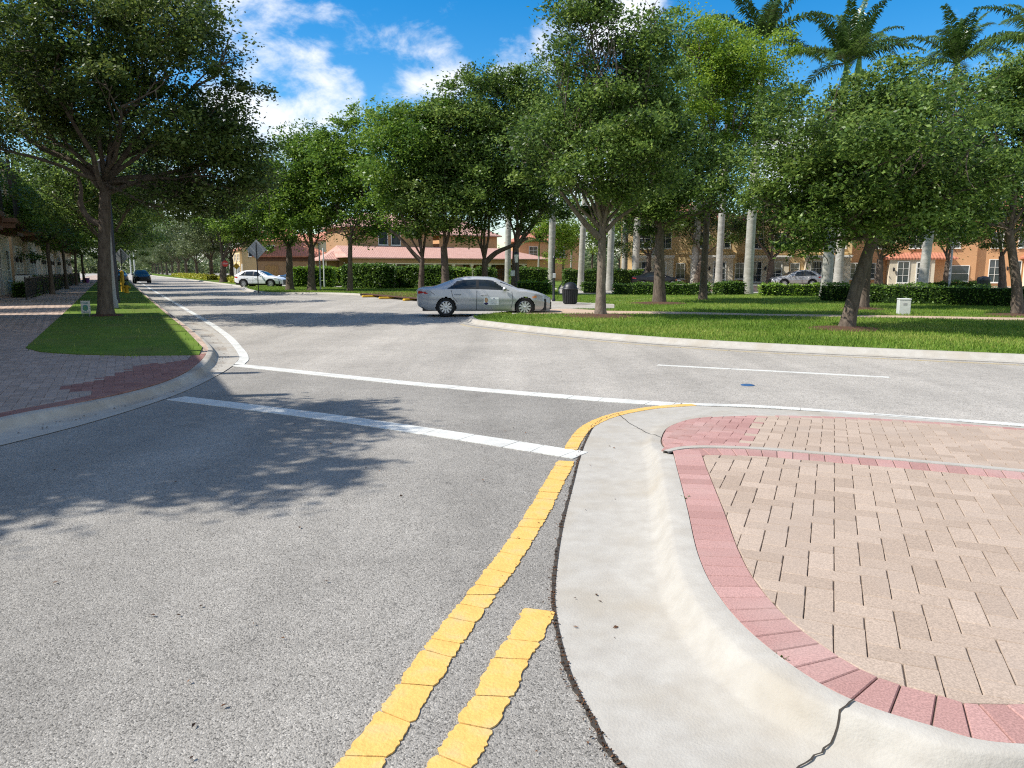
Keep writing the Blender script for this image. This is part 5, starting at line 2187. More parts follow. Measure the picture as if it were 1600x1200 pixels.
for k in range(nc):
    m = MB()
    x = .1 + k * (Lc - .2) / (nc - 1)
    m.box(x - .15, x + .15, -.2, .1, .0, ev - .745, .02)
    m.box(x - .2, x + .2, -.25, .15, .0, .25)
    m.box(x - .2, x + .2, -.25, .15, ev - .95, ev - .75)
    m.build('column', M_cream, r)
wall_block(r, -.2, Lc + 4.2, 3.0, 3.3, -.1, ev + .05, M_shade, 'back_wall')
wall_block(r, Lc + .5, Lc + 4.2, -.1, 2.99, -.1, ev - .15, M_oran, 'end_wall')
for k in range(5):
    window(r, 2.2 + k * Lc / 5.2, .5, 1.6, 1.9, 3.0, 2, 2)
wall_block(r, 2.0, 13.5, 6.0, 13.5, -.1, 6.8, M_tan, 'upper_storey')
window(r, 6.6, 4.75, 1.15, 1.6, 6.0, 1, 1)
window(r, 8.3, 4.75, 1.15, 1.6, 6.0, 1, 1)
hip_roof(r, 2.0, 13.5, 6.0, 13.5, 6.9, 1.9, .5, M_tile)
wall_block(r, 15.5, Lc + 1, 8.0, 15.0, -.1, 6.2, M_oran, 'rear_wing')
hip_roof(r, 15.5, Lc + 1, 8.0, 15.0, 6.3, 2.2, .5, M_tile)
# small gabled entrance left of the porch
o = empty('entrance_pavilion', W(508, 446, 86), ang, 'small entrance pavilion with a pale pitched roof left of the clubhouse porch', 'building')
o.location.z = 0
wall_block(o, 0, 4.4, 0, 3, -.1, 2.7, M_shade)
hip_roof(o, -.2, 4.6, -.3, 3.2, 2.85, 1.0, .3, M_tile)
for x in (.1, 2.0, 2.4, 4.2):
    m = MB()
    m.box(x - .07, x + .07, -.35, -.2, 0, 2.68)
    m.build('porch_post', M_cream, o)
# orange garage building behind the white car
q = W(404, 446, 92)
o = empty('garage_building', (q.x, q.y, 0), R(10), 'brown-orange garage building with terracotta roof and a wooden gate behind the white car', 'building')
wall_block(o, 0, 8.6, 0, 7, -.1, 3.2, M_tan)
hip_roof(o, 0, 8.6, 0, 7, 3.35, 1.9, .5, M_tile2)
m = MB()
m.box(-.1, 8.7, -.12, -.003, 2.75, 3.15)
m.build('fascia', M_fascia, o)
m = MB()
for k in range(8):
    m.box(.9 + k * .19, .9 + k * .19 + .175, -.10, -.004, .05, 2.1 + .1 * (k % 3))
m.build('wooden_gate', M_wood, o)
q = W(392, 446, 108)
o = empty('townhouse', (q.x, q.y, 0), R(10), 'ochre two-storey house with terracotta roof rising above the garage building', 'house')
wall_block(o, -1, 9, 0, 8, -.1, 5.6, M_yelw)
hip_roof(o, -1, 9, 0, 8, 5.75, 2.2, .5, M_tile2)
for x in (.5, 3, 6):
    window(o, x, 3.6, 1.1, 1.5, 0, 2, 2)
# row of pale townhouses along the right of the left street
for i in range(5):
    q = A(118 + 17 * i, 27.5 - .6 * i)
    o = empty('townhouse', q, rzA + math.pi, 'pale house far down the left street, %s behind the median trees' % ordn[i], 'house', 'pale houses far down the left street')
    wm = (M_cream, M_yelw, M_oran)[i % 3]
    wall_block(o, -16.5, 0, 0, 9, -.1, 6.2, wm)
    hip_roof(o, -16.5, 0, 0, 9, 6.3, 2.1, .4, M_tile2)
    for k in range(6):
        m = MB()
        m.box(-15.8 + k * 2.8 - .18, -15.8 + k * 2.8 + .18, -.5, -.004, 0, 3.0)
        m.build('pilaster', M_trim, o)
        window(o, -14.5 + k * 2.7, .5, 1.2, 2.0, 0, 2, 2)
        window(o, -14.5 + k * 2.7, 3.8, 1.1, 1.5, 0, 2, 2)
# black fence and pool-side chairs seen in the hedge gap
for (pa, pb, lab) in (((606, 451), (625, 451), 'black iron fence in the gap between the hedges'), ((733, 449.5), (746, 449.5), 'black iron fence beside the short hedge block behind the silver car'), ((770, 449), (800, 449), 'black iron gate of the porch behind the silver car roof')):
    m = MB()
    rails(m, P(*pa), P(*pb), .1, 1.75, .14, .012, 1.2)
    tag(m.build('iron_fence', M_iron), lab, 'fence', 'iron fences of the clubhouse')
for i, (px, rz) in enumerate(((611, .3), (617, -.5))):
    o = empty('pool_chair', P(px, 447), rz, 'white slatted chair on the pale terrace in the hedge gap, %s one' % ('left', 'right')[i], 'chair', 'white pool chairs')
    m = MB()
    m.box(-.35, .35, -.35, .35, .38, .46)
    m.build('seat', M_trim, o)
    m = MB()
    for k in range(5):
        m.box(-.34 + k * .14, -.24 + k * .14, .3, .36, .46, 1.25)
    m.build('backrest', M_trim, o)
    for (x, y) in ((-.3, -.3), (.3, -.3), (-.3, .3), (.3, .3)):
        m = MB()
        m.box(x - .03, x + .03, y - .03, y + .03, 0, .38)
        m.build('leg', M_trim, o)
sheet('terrace', [tuple(P(600, 449)[:2]), tuple(P(634, 449)[:2]), tuple(P(634, 444)[:2]), tuple(P(600, 444)[:2])], .14, M_conc)


# ------------------------------------------------------------------ cars
def car(label, loc, rz, spec, paint, group=None, name='parked_car'):
    root = empty(name, loc, rz, label, 'car', group)
    L_ = spec['L']
    W_ = spec['W'] / 2
    nx = spec.get('nx', 150)
    xs = np.linspace(0, L_, nx)
    f = lambda k: np.interp(xs, *zip(*spec[k]))

    def sm(a, n=7):
        p = np.pad(a, n // 2, mode='edge')
        return np.convolve(p, np.ones(n) / n, 'valid')
    zb, zs, zt = sm(f('zb'), 3), sm(f('zs')), sm(f('zt'), 5)
    wv = W_ * np.interp(xs, [0, .12, .45, 1.1, L_ - 1.25, L_ - .6, L_ - .25, L_ - .08, L_], [.74, .84, .945, 1, 1, .945, .82, .68, .56])
    wv = sm(wv, 5)
    wt = sm(f('wt'), 5)
    seg = [4, 5, 6, 4, 10, 3, 8]
    S = []
    kinds = []
    for i in range(nx):
        b, s, t, w, wt_ = zb[i], zs[i], zt[i], wv[i], min(wt[i], wv[i] * .95)
        hgt = t - s
        drop = min(.07, max(.012, hgt * .18))
        ctrl = [(w * .90, b), (w * .965, b + .09), (w * .995, b + (s - b) * .48), (w * .99, b + (s - b) * .78), (w * .955, s), (wt_ + .02, t - drop), (wt_ * .90, t - drop * .35), (0, t)]
        row_ = []
        for k in range(7):
            for j in range(seg[k]):
                u = j / seg[k]
                y = ctrl[k][0] * (1 - u) + ctrl[k + 1][0] * u
                z = ctrl[k][1] * (1 - u) + ctrl[k + 1][1] * u
                if k == 4:
                    y += .035 * math.sin(u * math.pi) * min(1, hgt / .3)
                if k == 2 or k == 1:
                    y += .010 * math.sin(u * math.pi)
                if k == 6:
                    z += .0 + .02 * math.sin(u * math.pi / 2) * (1 - u)
                row_.append((y, z))
        row_.append((0, t))
        S.append(row_)
    S = np.array(S)
    ns_ = S.shape[1]
    kcum = np.cumsum([0] + seg)
    V = np.zeros((nx, 2 * ns_ - 1, 3))
    V[:, :ns_, 0] = xs[:, None]
    V[:, :ns_, 1] = -S[:, :, 0]
    V[:, :ns_, 2] = S[:, :, 1]
    V[:, ns_:, 0] = xs[:, None]
    V[:, ns_:, 1] = S[:, ::-1, 0][:, 1:]
    V[:, ns_:, 2] = S[:, ::-1, 1][:, 1:]
    m_ = 2 * ns_ - 1
    groups = {'body': [], 'window': [], 'windscreen': [], 'rear_window': [], 'trim': [], 'headlight': [], 'tail_light': [], 'cladding': [], 'fog': []}
    wx = spec['wheels']
    rw, ra = spec['r'], spec['ra']
    for i in range(nx - 1):
        xc = (xs[i] + xs[i + 1]) / 2
        for j in range(m_ - 1):
            jj = j if j < ns_ - 1 else m_ - 2 - j
            k = int(np.searchsorted(kcum, jj, side='right') - 1)
            u = (jj - kcum[k] + .5) / seg[k]
            z = (V[i, j, 2] + V[i, j + 1, 2] + V[i + 1, j, 2] + V[i + 1, j + 1, 2]) / 4
            g = 'body'
            if k <= 3:
                dd = min(math.hypot(xc - w0, z - rw) for w0 in wx)
                if dd < ra:
                    continue
                if spec.get('clad') and (dd < ra + .075 or z < zb[i] + .13):
                    g = 'cladding'
                hl = spec['head']
                if hl[0](xc, z):
                    g = 'headlight'
                if hl[1](xc, z):
                    g = 'tail_light'
                if hl[2](xc, z):
                    g = 'fog'
            elif k == 4:
                a = spec['dlo']
                xr = a[0] + (a[1] - a[0]) * u
                xf = a[3] + (a[2] - a[3]) * u
                if .10 < u < .90 and xr < xc < xf:
                    g = 'window'
                    if any(abs(xc - bp - (.0)) < hw for bp, hw in a[4]):
                        g = 'trim'
                elif spec['ws'][0] + .10 < xc < spec['ws'][1] - .22 and u > .93:
                    g = 'trim'
            elif k >= 5:
                if spec['ws'][0] < xc < spec['ws'][1] and (k == 6):
                    g = 'windscreen'
                elif spec['rw'][0] < xc < spec['rw'][1] and k == 6:
                    g = 'rear_window'
            a0, a1, b1, b0 = i * m_ + j, (i + 1) * m_ + j, (i + 1) * m_ + j + 1, i * m_ + j + 1
            groups[g].append((a0, a1, b1, b0))
    VV = V.reshape(-1, 3)
    matof = {'body': paint, 'window': M_glass, 'windscreen': M_glass, 'rear_window': M_glass, 'trim': M_black, 'headlight': M_lens, 'tail_light': M_red, 'cladding': M_black, 'fog': M_amber}
    nameof = {'fog': 'indicator', 'trim': 'window_pillar'}
    for g, F in groups.items():
        if not F:
            continue
        F = np.array(F)
        if g in ('headlight', 'tail_light', 'window', 'fog'):
            # left and right ones are separate parts
            yy = VV[F].mean(axis=1)[:, 1]
            parts = [F[yy < 0], F[yy >= 0]]
        else:
            parts = [F]
        for F_ in parts:
            if not len(F_):
                continue
            used, inv = np.unique(F_, return_inverse=True)
            me = np_mesh(nameof.get(g, g), VV[used], inv.reshape(F_.shape), matof[g], smooth=True)
            link(nameof.get(g, g), me, root)
    # end faces
    for (i, nm) in ((0, 'rear_bumper'), (nx - 1, 'front_bumper')):
        ring_ = [tuple(V[i, j]) for j in range(m_)]
        c = np.mean(ring_, axis=0)
        mb = MB()
        out = -.05 if i == 0 else .05
        inner = [(p[0] + out, c[1] + (p[1] - c[1]) * .82, c[2] + (p[2] - c[2]) * .82) for p in ring_]
        n = m_
        F = [(j, j + 1, n + j + 1, n + j) for j in range(n - 1)] + [(n - 1, 0, n, 2 * n - 1)] + [tuple(range(n, 2 * n))]
        if i:
            F = [tuple(reversed(q)) for q in F]
        F = [tuple(reversed(q)) for q in F]
        mb.add(ring_ + inner, F)
        mb.build(nm, paint, root, smooth=True)
    # underbody and wheel wells
    mb = MB()
    mb.box(.15, L_ - .15, -W_ * .80, W_ * .80, float(zb.min()) + .03, .62)
    mb.build('underbody', M_black, root)
    # grille, plates
    xf = L_ + .045
    mb = MB()
    g0, g1, gw = spec['grille']
    for k in range(5):
        zz = g0 + (g1 - g0) * k / 5
        mb.box(L_ - .02, xf + .015, -gw, gw, zz, zz + (g1 - g0) / 5 - .012)
    mb.build('grille', M_black, root)
    mb = MB()
    mb.box(-.075, -.03, -.26, .26, spec['plate'] - .08, spec['plate'] + .08)
    mb.build('number_plate', M_trim, root)
    # wheels
    for w0 in wx:
        for sd_ in (-1, 1):
            yo = sd_ * (W_ - .015)
            mb = MB()
            wd = .21
            prof = [(rw * .62, 0), (rw * .93, .0), (rw, -.03), (rw, -wd + .03), (rw * .93, -wd), (rw * .62, -wd)]
            pr = [(r_, yo + h * sd_) for r_, h in prof]
            mb.lathe(pr, 28, (w0, 0, rw), 'y')
            mb.F = mb.F[:-2]
            wh = mb.build('wheel', M_tyre, root, smooth=True)
            mb = MB()
            R1 = rw * .70
            # dished alloy with spokes
            n = 28
            mb.lathe([(R1, yo - .004 * sd_), (R1 * .93, yo + .004 * sd_), (R1 * .90, yo - .02 * sd_)], n, (w0, 0, rw), 'y')
            o1 = len(mb.F)
            mb.F = mb.F[:-2]
            ns2 = spec.get('spokes', 10)
            for k in range(ns2):
                a = 2 * math.pi * k / ns2 + .2
                ca, sa = math.cos(a), math.sin(a)
                q = []
                for (r_, hw) in ((R1 * .12, .024), (R1 * .92, .034)):
                    for s2 in (-1, 1):
                        q.append((w0 + ca * r_ - sa * hw * s2, rw + sa * r_ + ca * hw * s2))
                ya, yb = yo - .004 * sd_, yo - .035 * sd_
                V_ = [(x, ya, z) for x, z in q] + [(x, yb, z) for x, z in q]
                mb.add(V_, [(0, 1, 3, 2), (4, 6, 7, 5), (0, 2, 6, 4), (1, 5, 7, 3), (2, 3, 7, 6)])
            mb.lathe([(R1 * .22, yo - .03 * sd_), (R1 * .22, yo + .002 * sd_), (R1 * .1, yo + .008 * sd_)], 14, (w0, 0, rw), 'y')
            mb.build('rim', M_rim, wh)
            mb = MB()
            mb.lathe([(R1 * .97, yo - .055 * sd_), (R1 * .97, yo - .065 * sd_)], 20, (w0, 0, rw), 'y')
            mb.build('spoke_backing', M_black, wh)  # black disc added behind the spokes so the gaps read dark

    def side_y(x, z):
        i = int(np.clip(np.searchsorted(xs, x), 0, nx - 1))
        return float(np.interp(z, S[i, :kcum[5], 1], S[i, :kcum[5], 0]))
    # seams, handles, sill line, mirrors
    mb = MB()

    def seam(pts, wd=.008, off=.003):
        pts = resample(np.array(pts), .06)
        for sgn_ in (-1, 1):
            V_, F_ = [], []
            for k, (x, z) in enumerate(pts):
                t_ = pts[min(k + 1, len(pts) - 1)] - pts[max(k - 1, 0)]
                t_ = t_ / (np.linalg.norm(t_) + 1e-9)
                for s2 in (-1, 1):
                    x2, z2 = x - t_[1] * wd * s2, z + t_[0] * wd * s2
                    V_.append((x2, sgn_ * (side_y(x2, z2) + off), z2))
            F_ = [(2 * k, 2 * k + 1, 2 * k + 3, 2 * k + 2) for k in range(len(pts) - 1)]
            mb.add(V_, F_)
    for s_ in spec['seams']:
        seam(s_)
    mb.build('door_seam', M_black, root)
    for (x, z) in spec['handles']:
        for sgn_ in (-1, 1):
            mb = MB()
            y = sgn_ * side_y(x, z)
            V_ = []
            mb.tube([(x - .12, y, z), (x - .09, y + sgn_ * .035, z + .003), (x + .09, y + sgn_ * .035, z + .006), (x + .12, y, z + .004)], [.014, .017, .017, .014], 8)
            mb.build('door_handle', paint, root, smooth=True)
    x, z = spec['mirror']
    for sgn_ in (-1, 1):
        mb = MB()
        y = side_y(x, z - .1)
        rr = [(0.02, -.125), (.075, -.10), (.092, -.02), (.085, .06), (.03, .11)]
        V_ = []
        n = 12
        for (r_, h) in rr:
            for k in range(n):
                a = 2 * math.pi * k / n
                V_.append((x + r_ * .9 * math.cos(a), sgn_ * (y + .135 + h), z + .03 + r_ * .85 * math.sin(a)))
        F_ = [(q * n + k, q * n + (k + 1) % n, (q + 1) * n + (k + 1) % n, (q + 1) * n + k) for q in range(4) for k in range(n)]
        mb.add(V_, F_)
        mb.build('mirror', paint, root, smooth=True)
    return root, side_y


sedan = dict(L=4.80, W=1.84, wheels=(1.0, 3.85), r=.335, ra=.375,
             zb=[(0, .38), (.12, .30), (.35, .24), (.8, .20), (4.2, .19), (4.6, .17), (4.8, .20)],
             zs=[(0, .90), (.25, .985), (.8, .98), (1.6, .955), (2.6, .925), (3.4, .90), (3.9, .865), (4.35, .80), (4.65, .70), (4.8, .60)],
             zt=[(0, 1.0), (.1, 1.055), (.5, 1.07), (.62, 1.10), (1.0, 1.25), (1.35, 1.37), (1.7, 1.43), (2.1, 1.445), (2.5, 1.43), (2.8, 1.385), (3.1, 1.27), (3.45, 1.10), (3.66, 1.00), (3.9, .965), (4.35, .875), (4.65, .765), (4.8, .66)],
             wt=[(0, .62), (.5, .70), (.8, .62), (1.4, .56), (2.1, .58), (2.7, .58), (3.1, .62), (3.6, .70), (3.9, .74), (4.5, .66), (4.8, .45)],
             ws=(2.86, 3.64), rw=(.62, 1.28),
             dlo=(.98, 1.46, 2.62, 3.42, [(2.13, .045), (1.30, .014)]),
             head=(lambda x, z: x > 4.10 + (.80 - z) * .9 and .60 < z < .735 - (4.8 - x) * .02 and x > 4.28, lambda x, z: x < .34 and .835 < z < .925 - .05 * x / .34,
                   lambda x, z: 4.12 < x <= 4.28 and .665 < z < .735),
             grille=(.25, .52, .52), plate=.62,
             seams=[[(2.10, .23), (2.12, .93)], [(3.34, .27), (3.42, .55), (3.38, .90)], [(1.42, .52), (1.25, .72), (1.20, .95)], [(1.5, .235), (3.4, .235)], [(.45, .90), (.6, .80)]],
             handles=[(1.42, .80), (2.38, .785)], mirror=(3.12, .96))
suv = dict(L=4.62, W=1.85, wheels=(.98, 3.64), r=.37, ra=.415, clad=True,
           zb=[(0, .42), (.3, .30), (.8, .25), (3.9, .24), (4.4, .24), (4.62, .28)],
           zs=[(0, 1.02), (.3, 1.09), (1.0, 1.06), (2.2, 1.01), (3.2, .99), (3.8, .95), (4.3, .86), (4.62, .70)],
           zt=[(0, 1.14), (.15, 1.22), (.45, 1.42), (.75, 1.56), (1.2, 1.63), (1.8, 1.645), (2.3, 1.60), (2.7, 1.47), (3.1, 1.25), (3.35, 1.11), (3.7, 1.06), (4.2, .97), (4.5, .86), (4.62, .76)],
           wt=[(0, .66), (.6, .60), (1.5, .58), (2.3, .58), (3.0, .66), (3.5, .74), (4.3, .66), (4.62, .45)],
           ws=(2.42, 3.33), rw=(.12, .68),
           dlo=(.42, 1.05, 2.25, 3.12, [(1.95, .05), (1.12, .03)]),
           head=(lambda x, z: x > 3.98 and .78 < z < .90 - (4.62 - x) * .01, lambda x, z: x < .40 and .93 - .06 * x / .4 < z < 1.06 - .05 * x / .4, lambda x, z: False),
           grille=(.32, .78, .40), plate=.8,
           seams=[[(1.92, .28), (1.95, 1.0)], [(3.1, .3), (3.16, .65), (3.1, .98)], [(1.38, .6), (1.12, .8), (1.05, 1.03)], [(1.45, .285), (3.2, .285)]],
           handles=[(1.3, .90), (2.2, .88)], mirror=(2.78, 1.05))

# silver sedan side-on across the far driveway
rearw = P(697, 495.3, 0)
frontw = P(822, 492.5, 0)
hd = math.atan2(frontw.y - rearw.y, frontw.x - rearw.x)
# wheel contact line is the near (right hand) side of the car
hd = R(3.5)
nrm_ = Vector((-math.sin(hd), math.cos(hd), 0))
o0 = rearw - Vector((math.cos(hd), math.sin(hd), 0)) * 1.0 + nrm_ * .82
sil, sy = car('silver four-door saloon parked side-on with a portrait sign on its front door', (o0.x, o0.y, 0.012), hd, sedan, M_silver)


def door_sign(root):
    V, F = [], []
    x0, x1, z0, z1 = 2.36, 2.90, .43, .70
    nx = 8
    mb = MB()
    for i in range(nx + 1):
        x = x0 + (x1 - x0) * i / nx
        for j in range(5):
            z = z0 + (z1 - z0) * j / 4
            V.append((x, -(sy(x, z) + .006), z))
    F = [(i * 5 + j, i * 5 + 5 + j, i * 5 + 6 + j, i * 5 + 1 + j) for i in range(nx) for j in range(4)]
    mb.add(V, F)
    s = mb.build('door_sign', pm('sign_white', (.86, .86, .86), (.83, .83, .83), 4, .5), root)

    def patch(nm, cx, cz, rx, rz_, mat, off, n=18, rect=False):
        pts = [(cx + rx * math.cos(2 * math.pi * k / n), cz + rz_ * math.sin(2 * math.pi * k / n)) for k in range(n)] if not rect else [(cx - rx, cz - rz_), (cx + rx, cz - rz_), (cx + rx, cz + rz_), (cx - rx, cz + rz_)]
        m = MB()
        m.add([(x, -(sy(x, z) + off), z) for x, z in pts], [tuple(range(len(pts)))])
        return m.build(nm, mat, s)
    patch('portrait_hair', 2.455, .595, .062, .085, pm('hair_blond', (.55, .32, .09), (.38, .2, .05), 20, .6), .0085)
    patch('portrait_face', 2.455, .60, .038, .055, pm('skin_print', (.72, .43, .30), (.66, .38, .26), 10, .6), .0105)
    patch('portrait_jacket', 2.452, .472, .078, .04, pm('print_navy', (.03, .02, .10), (.02, .015, .07), 10, .6), .0115)
    patch('sign_mark', 2.735, .648, .028, .026, pm('print_blue', (.12, .14, .35), (.1, .12, .3), 10, .6), .0085)
    patch('sign_mark', 2.735, .648, .016, .014, M_trim, .0105)
    g = pm('print_grey', (.42, .42, .45), (.36, .36, .4), 10, .6)
    for (zz, hw) in ((.595, .095), (.555, .13), (.515, .11), (.470, .12)):
        patch('text_line', 2.735, zz, hw, .007, g, .0085, rect=True)


door_sign(sil)
# white SUV beyond the left lawn
rw_, fw_ = P(383, 448.5), P(422, 449)
hd2 = math.atan2(fw_.y - rw_.y, fw_.x - rw_.x)
hd2 = R(-8)
o1 = W(371, 448, 70.0)
whs, _ = car('white crossover car standing in the driveway beyond the street, behind a sign post', (o1.x, o1.y + .3, .012), hd2, suv, M_whitep)
# dark car driving towards the viewer
p = P(224.5, 443.0)
blk_dir = math.atan2(-p.y, -p.x) + R(5)
dk, _ = car('dark car coming towards the viewer down the left street', (p.x - math.cos(blk_dir) * 4.4, p.y - math.sin(blk_dir) * 4.4, .012), blk_dir, suv, M_blackp, name='driving_car')
p = P(184, 440)
car('dark blue car partly hidden behind the kerb tree and hydrant on the left', (p.x, p.y, .012), blk_dir + .05, suv, M_bluep)
q = W(1207, 446, 70)
wag = dict(suv)
car('silver wagon parked in front of the yellow townhouses', (q.x + 4.3, q.y, .02), math.pi + R(3), suv, M_silver)
q = W(985, 446, 71)
car('dark car half hidden by the pale palms at the left end of the townhouses', (q.x, q.y, .02), R(4), sedan, M_blackp)
q = W(437, 446.5, 82)
car('dark blue car behind the white car at the garage building', (q.x, q.y, .02), R(6), sedan, M_bluep)


# ------------------------------------------------------------------ street furniture
def pole_sign(loc, h, label, plate, cat='sign', pr=.035, rz=0.0):
    o = empty('sign_post', loc, rz, label, cat)
    m = MB()
    m.lathe([(pr, -.1), (pr, h), (pr * .6, h + .03)], 10)
    m.build('post', M_iron, o, smooth=True)
    for (kind, z, s, mat, name) in plate:
        m = MB()
        y0, y1 = -pr - .022, -pr - .002
        if kind == 'diamond':
            pts = [(0, -s), (s, 0), (0, s), (-s, 0)]
        elif kind == 'oct':
            pts = [(s * math.cos(R(22.5 + 45 * k)), s * math.sin(R(22.5 + 45 * k))) for k in range(8)]
        else:
            pts = [(-s[0], -s[1]), (s[0], -s[1]), (s[0], s[1]), (-s[0], s[1])]
        n = len(pts)
        off = .002 * len(o.children)
        if kind == 'back':
            pass
        V = [(x, y0 - off, z + q) for x, q in pts] + [(x, y1, z + q) for x, q in pts]
        m.add(V, [tuple(range(n)), tuple(range(2 * n - 1, n - 1, -1))] + [(k, n + k, n + (k + 1) % n, (k + 1) % n) for k in range(n)])
        b = m.build(name, mat, o)
        if name.endswith('back'):
            b.rotation_euler = (0, 0, math.pi)
    return o


# diamond warning signs seen from behind: the plate is on the far side of the post
pole_sign(P(193, 453, .14), 3.05, 'grey back of a diamond road sign on a black post beside the yellow hydrant', [('diamond', 2.55, .62, M_signb, 'plate_back')], rz=0)
pole_sign(P(404, 456, .13), 3.45, 'diamond road sign seen from its grey back, on a black post before the white car', [('diamond', 2.95, .70, M_signb, 'plate_back')])
pole_sign(P(354, 441.5, .1), 2.9, 'small red octagonal stop sign behind the median trees', [('oct', 2.3, .40, M_stop, 'plate')])
pole_sign(P(371, 441, .1), 2.7, 'yellow warning sign beyond the median left of the white car', [('diamond', 2.0, .42, M_hydr, 'plate')])
# STOP lettering on the small octagon
def add_text(parent, body, size, loc, mat, rot=(math.pi / 2, 0, 0)):
    c = bpy.data.curves.new('lettering', 'FONT')
    c.body = body
    c.size = size
    c.align_x = 'CENTER'
    c.align_y = 'CENTER'
    c.extrude = .003
    t_ = bpy.data.objects.new('lettering', c)
    dg = bpy.context.evaluated_depsgraph_get()
    col.objects.link(t_)
    dg.update()
    me = bpy.data.meshes.new_from_object(t_.evaluated_get(dg))
    bpy.data.objects.remove(t_)
    me.materials.clear()
    me.materials.append(mat)
    o = link('lettering', me, parent, loc)
    o.rotation_euler = rot
    return o


st = [o for o in bpy.data.objects if o.get('label', '').startswith('small red octagonal')][0]
add_text([c for c in st.children if c.name.startswith('plate')][0], 'STOP', .26, (0, -.065, 2.3), M_trim)

# tall street light beside the big oak
o = empty('street_light', P(178.5, 481, .15), 0, 'tall grey street light pole rising beside the big left oak', 'street light')
m = MB()
H_ = W(172, 275, P(178.5, 481, .15).y).z
m.lathe([(.16, -.1), (.16, .28), (.115, .36), (.10, 1.2), (.07, H_ - .2)], 14)
m.build('pole', M_grey, o, smooth=True)
m = MB()
m.lathe([(.03, 0), (.14, .08), (.17, .30), (.15, .52), (.20, .60), (.06, .74), (.01, .8)], 14, (0, 0, H_ - .2))
m.build('lantern', M_iron, o, smooth=True)
o = empty('utility_pole', P(184, 474, .15), 0, 'dark slim pole standing just behind the grey street light', 'pole')
m = MB()
m.lathe([(.11, -.1), (.11, .2), (.085, .25), (.075, 6.2), (.02, 6.3)], 12)
m.build('pole', M_iron, o, smooth=True)
m = MB()
m.lathe([(.02, 6.0), (.17, 6.05), (.20, 6.35), (.12, 6.55), (.02, 6.62)], 12)
m.build('lantern', M_iron, o, smooth=True)
# yellow bollard and hydrant
o = empty('bollard', P(192.5, 456, .14), 0, 'plain yellow bollard left of the hydrant', 'bollard')
m = MB()
m.lathe([(.13, -.1), (.13, 1.35), (.11, 1.45), (.03, 1.49)], 16)
m.build('post', M_hydr, o, smooth=True)
o = empty('fire_hydrant', P(198.5, 458, .14), 0, 'yellow fire hydrant with dark bonnet by the left kerb', 'hydrant')
m = MB()
m.lathe([(.17, -.05), (.17, .06), (.12, .09), (.12, .48), (.15, .52)], 16)
m.build('barrel', M_hydr, o, smooth=True)
m = MB()
m.lathe([(.15, .525), (.14, .62), (.08, .72), (.03, .75), (.03, .80)], 16)
m.build('bonnet', pm('hydrant_green', (.03, .06, .05), (.02, .04, .035), 9, .6), o, smooth=True)
for a in (-1, 1):
    m = MB()
    m.lathe([(.055, a * .10), (.055, a * .2), (.07, a * .205), (.07, a * .24)], 10, (0, 0, .38), 'x')
    m.build('nozzle', M_hydr, o, smooth=True)

# lawn yard sign
o = empty('yard_sign', P(135, 494.5, .15), R(-6), 'small white yard sign with a round teal emblem on the left grass strip', 'sign')
m = MB()
m.box(-.16, .16, -.012, .012, .10, .52)
m.build('panel', M_trim, o)
m = MB()
m.lathe([(.10, -.0165), (.10, -.0135)], 20, (0, 0, .29), 'y')
m.build('emblem', pm('teal_print', (.12, .36, .36), (.10, .30, .22), 14, .6), o)
m = MB()
m.lathe([(.06, -.0195), (.06, -.0168)], 16, (0, 0, .28), 'y')
m.build('emblem_centre', pm('green_print', (.22, .40, .16), (.15, .32, .18), 14, .6), o)
for (w_, za, zb_) in ((.12, .435, .465), (.13, .14, .155)):
    m = MB()
    m.box(-w_, w_, -.0155, -.0125, za, zb_)
    m.build('text_line', pm('print_teal', (.10, .30, .32), (.08, .25, .28), 10, .6), o)
for x in (-.12, .12):
    m = MB()
    m.box(x - .006, x + .006, -.006, .006, -.1, .10)
    m.build('stake', M_grey, o)

# litter bin with domed lid
o = empty('litter_bin', P(890.5, 475.5, .13), 0, 'black round litter bin with a domed lid beside the driveway', 'litter bin')
m = MB()
nsl = 22
m.lathe([(.24, 0), (.24, .05), (.25, .06)], 22)
m.build('base', M_black, o, smooth=True)
m = MB()
m.lathe([(.26, .06), (.30, .86)], 22)
for k in range(nsl):
    a = 2 * math.pi * k / nsl
    V_ = []
    for (z, r_) in ((.06, .285), (.45, .318), (.84, .335)):
        for da in (-.11, .11):
            V_.append((r_ * math.cos(a + da), r_ * math.sin(a + da), z))
    m.add(V_, [(0, 1, 3, 2), (2, 3, 5, 4)])
m.build('slats', M_black, o)
m = MB()
m.lathe([(.35, .86), (.36, .90), (.345, .93), (.30, .935), (.27, 1.08), (.20, 1.20), (.10, 1.27), (.02, 1.29)], 22)
m.build('lid', M_iron, o, smooth=True)
bin_ = [q for q in bpy.data.objects if q.get('label', '').startswith('black round litter bin')][0]
bin_.scale = (1.1, 1.1, .78)
# black bin near the orange house
o = empty('litter_bin', P(1535, 459.5, .05), 0, 'black squat bin at the street edge before the orange townhouse', 'litter bin')
m = MB()
m.lathe([(.36, 0), (.40, .9)], 18)
m.build('drum', M_black, o, smooth=True)
m = MB()
m.lathe([(.43, .903), (.43, .98), (.38, 1.12), (.1, 1.2)], 18)
m.build('lid', M_iron, o, smooth=True)
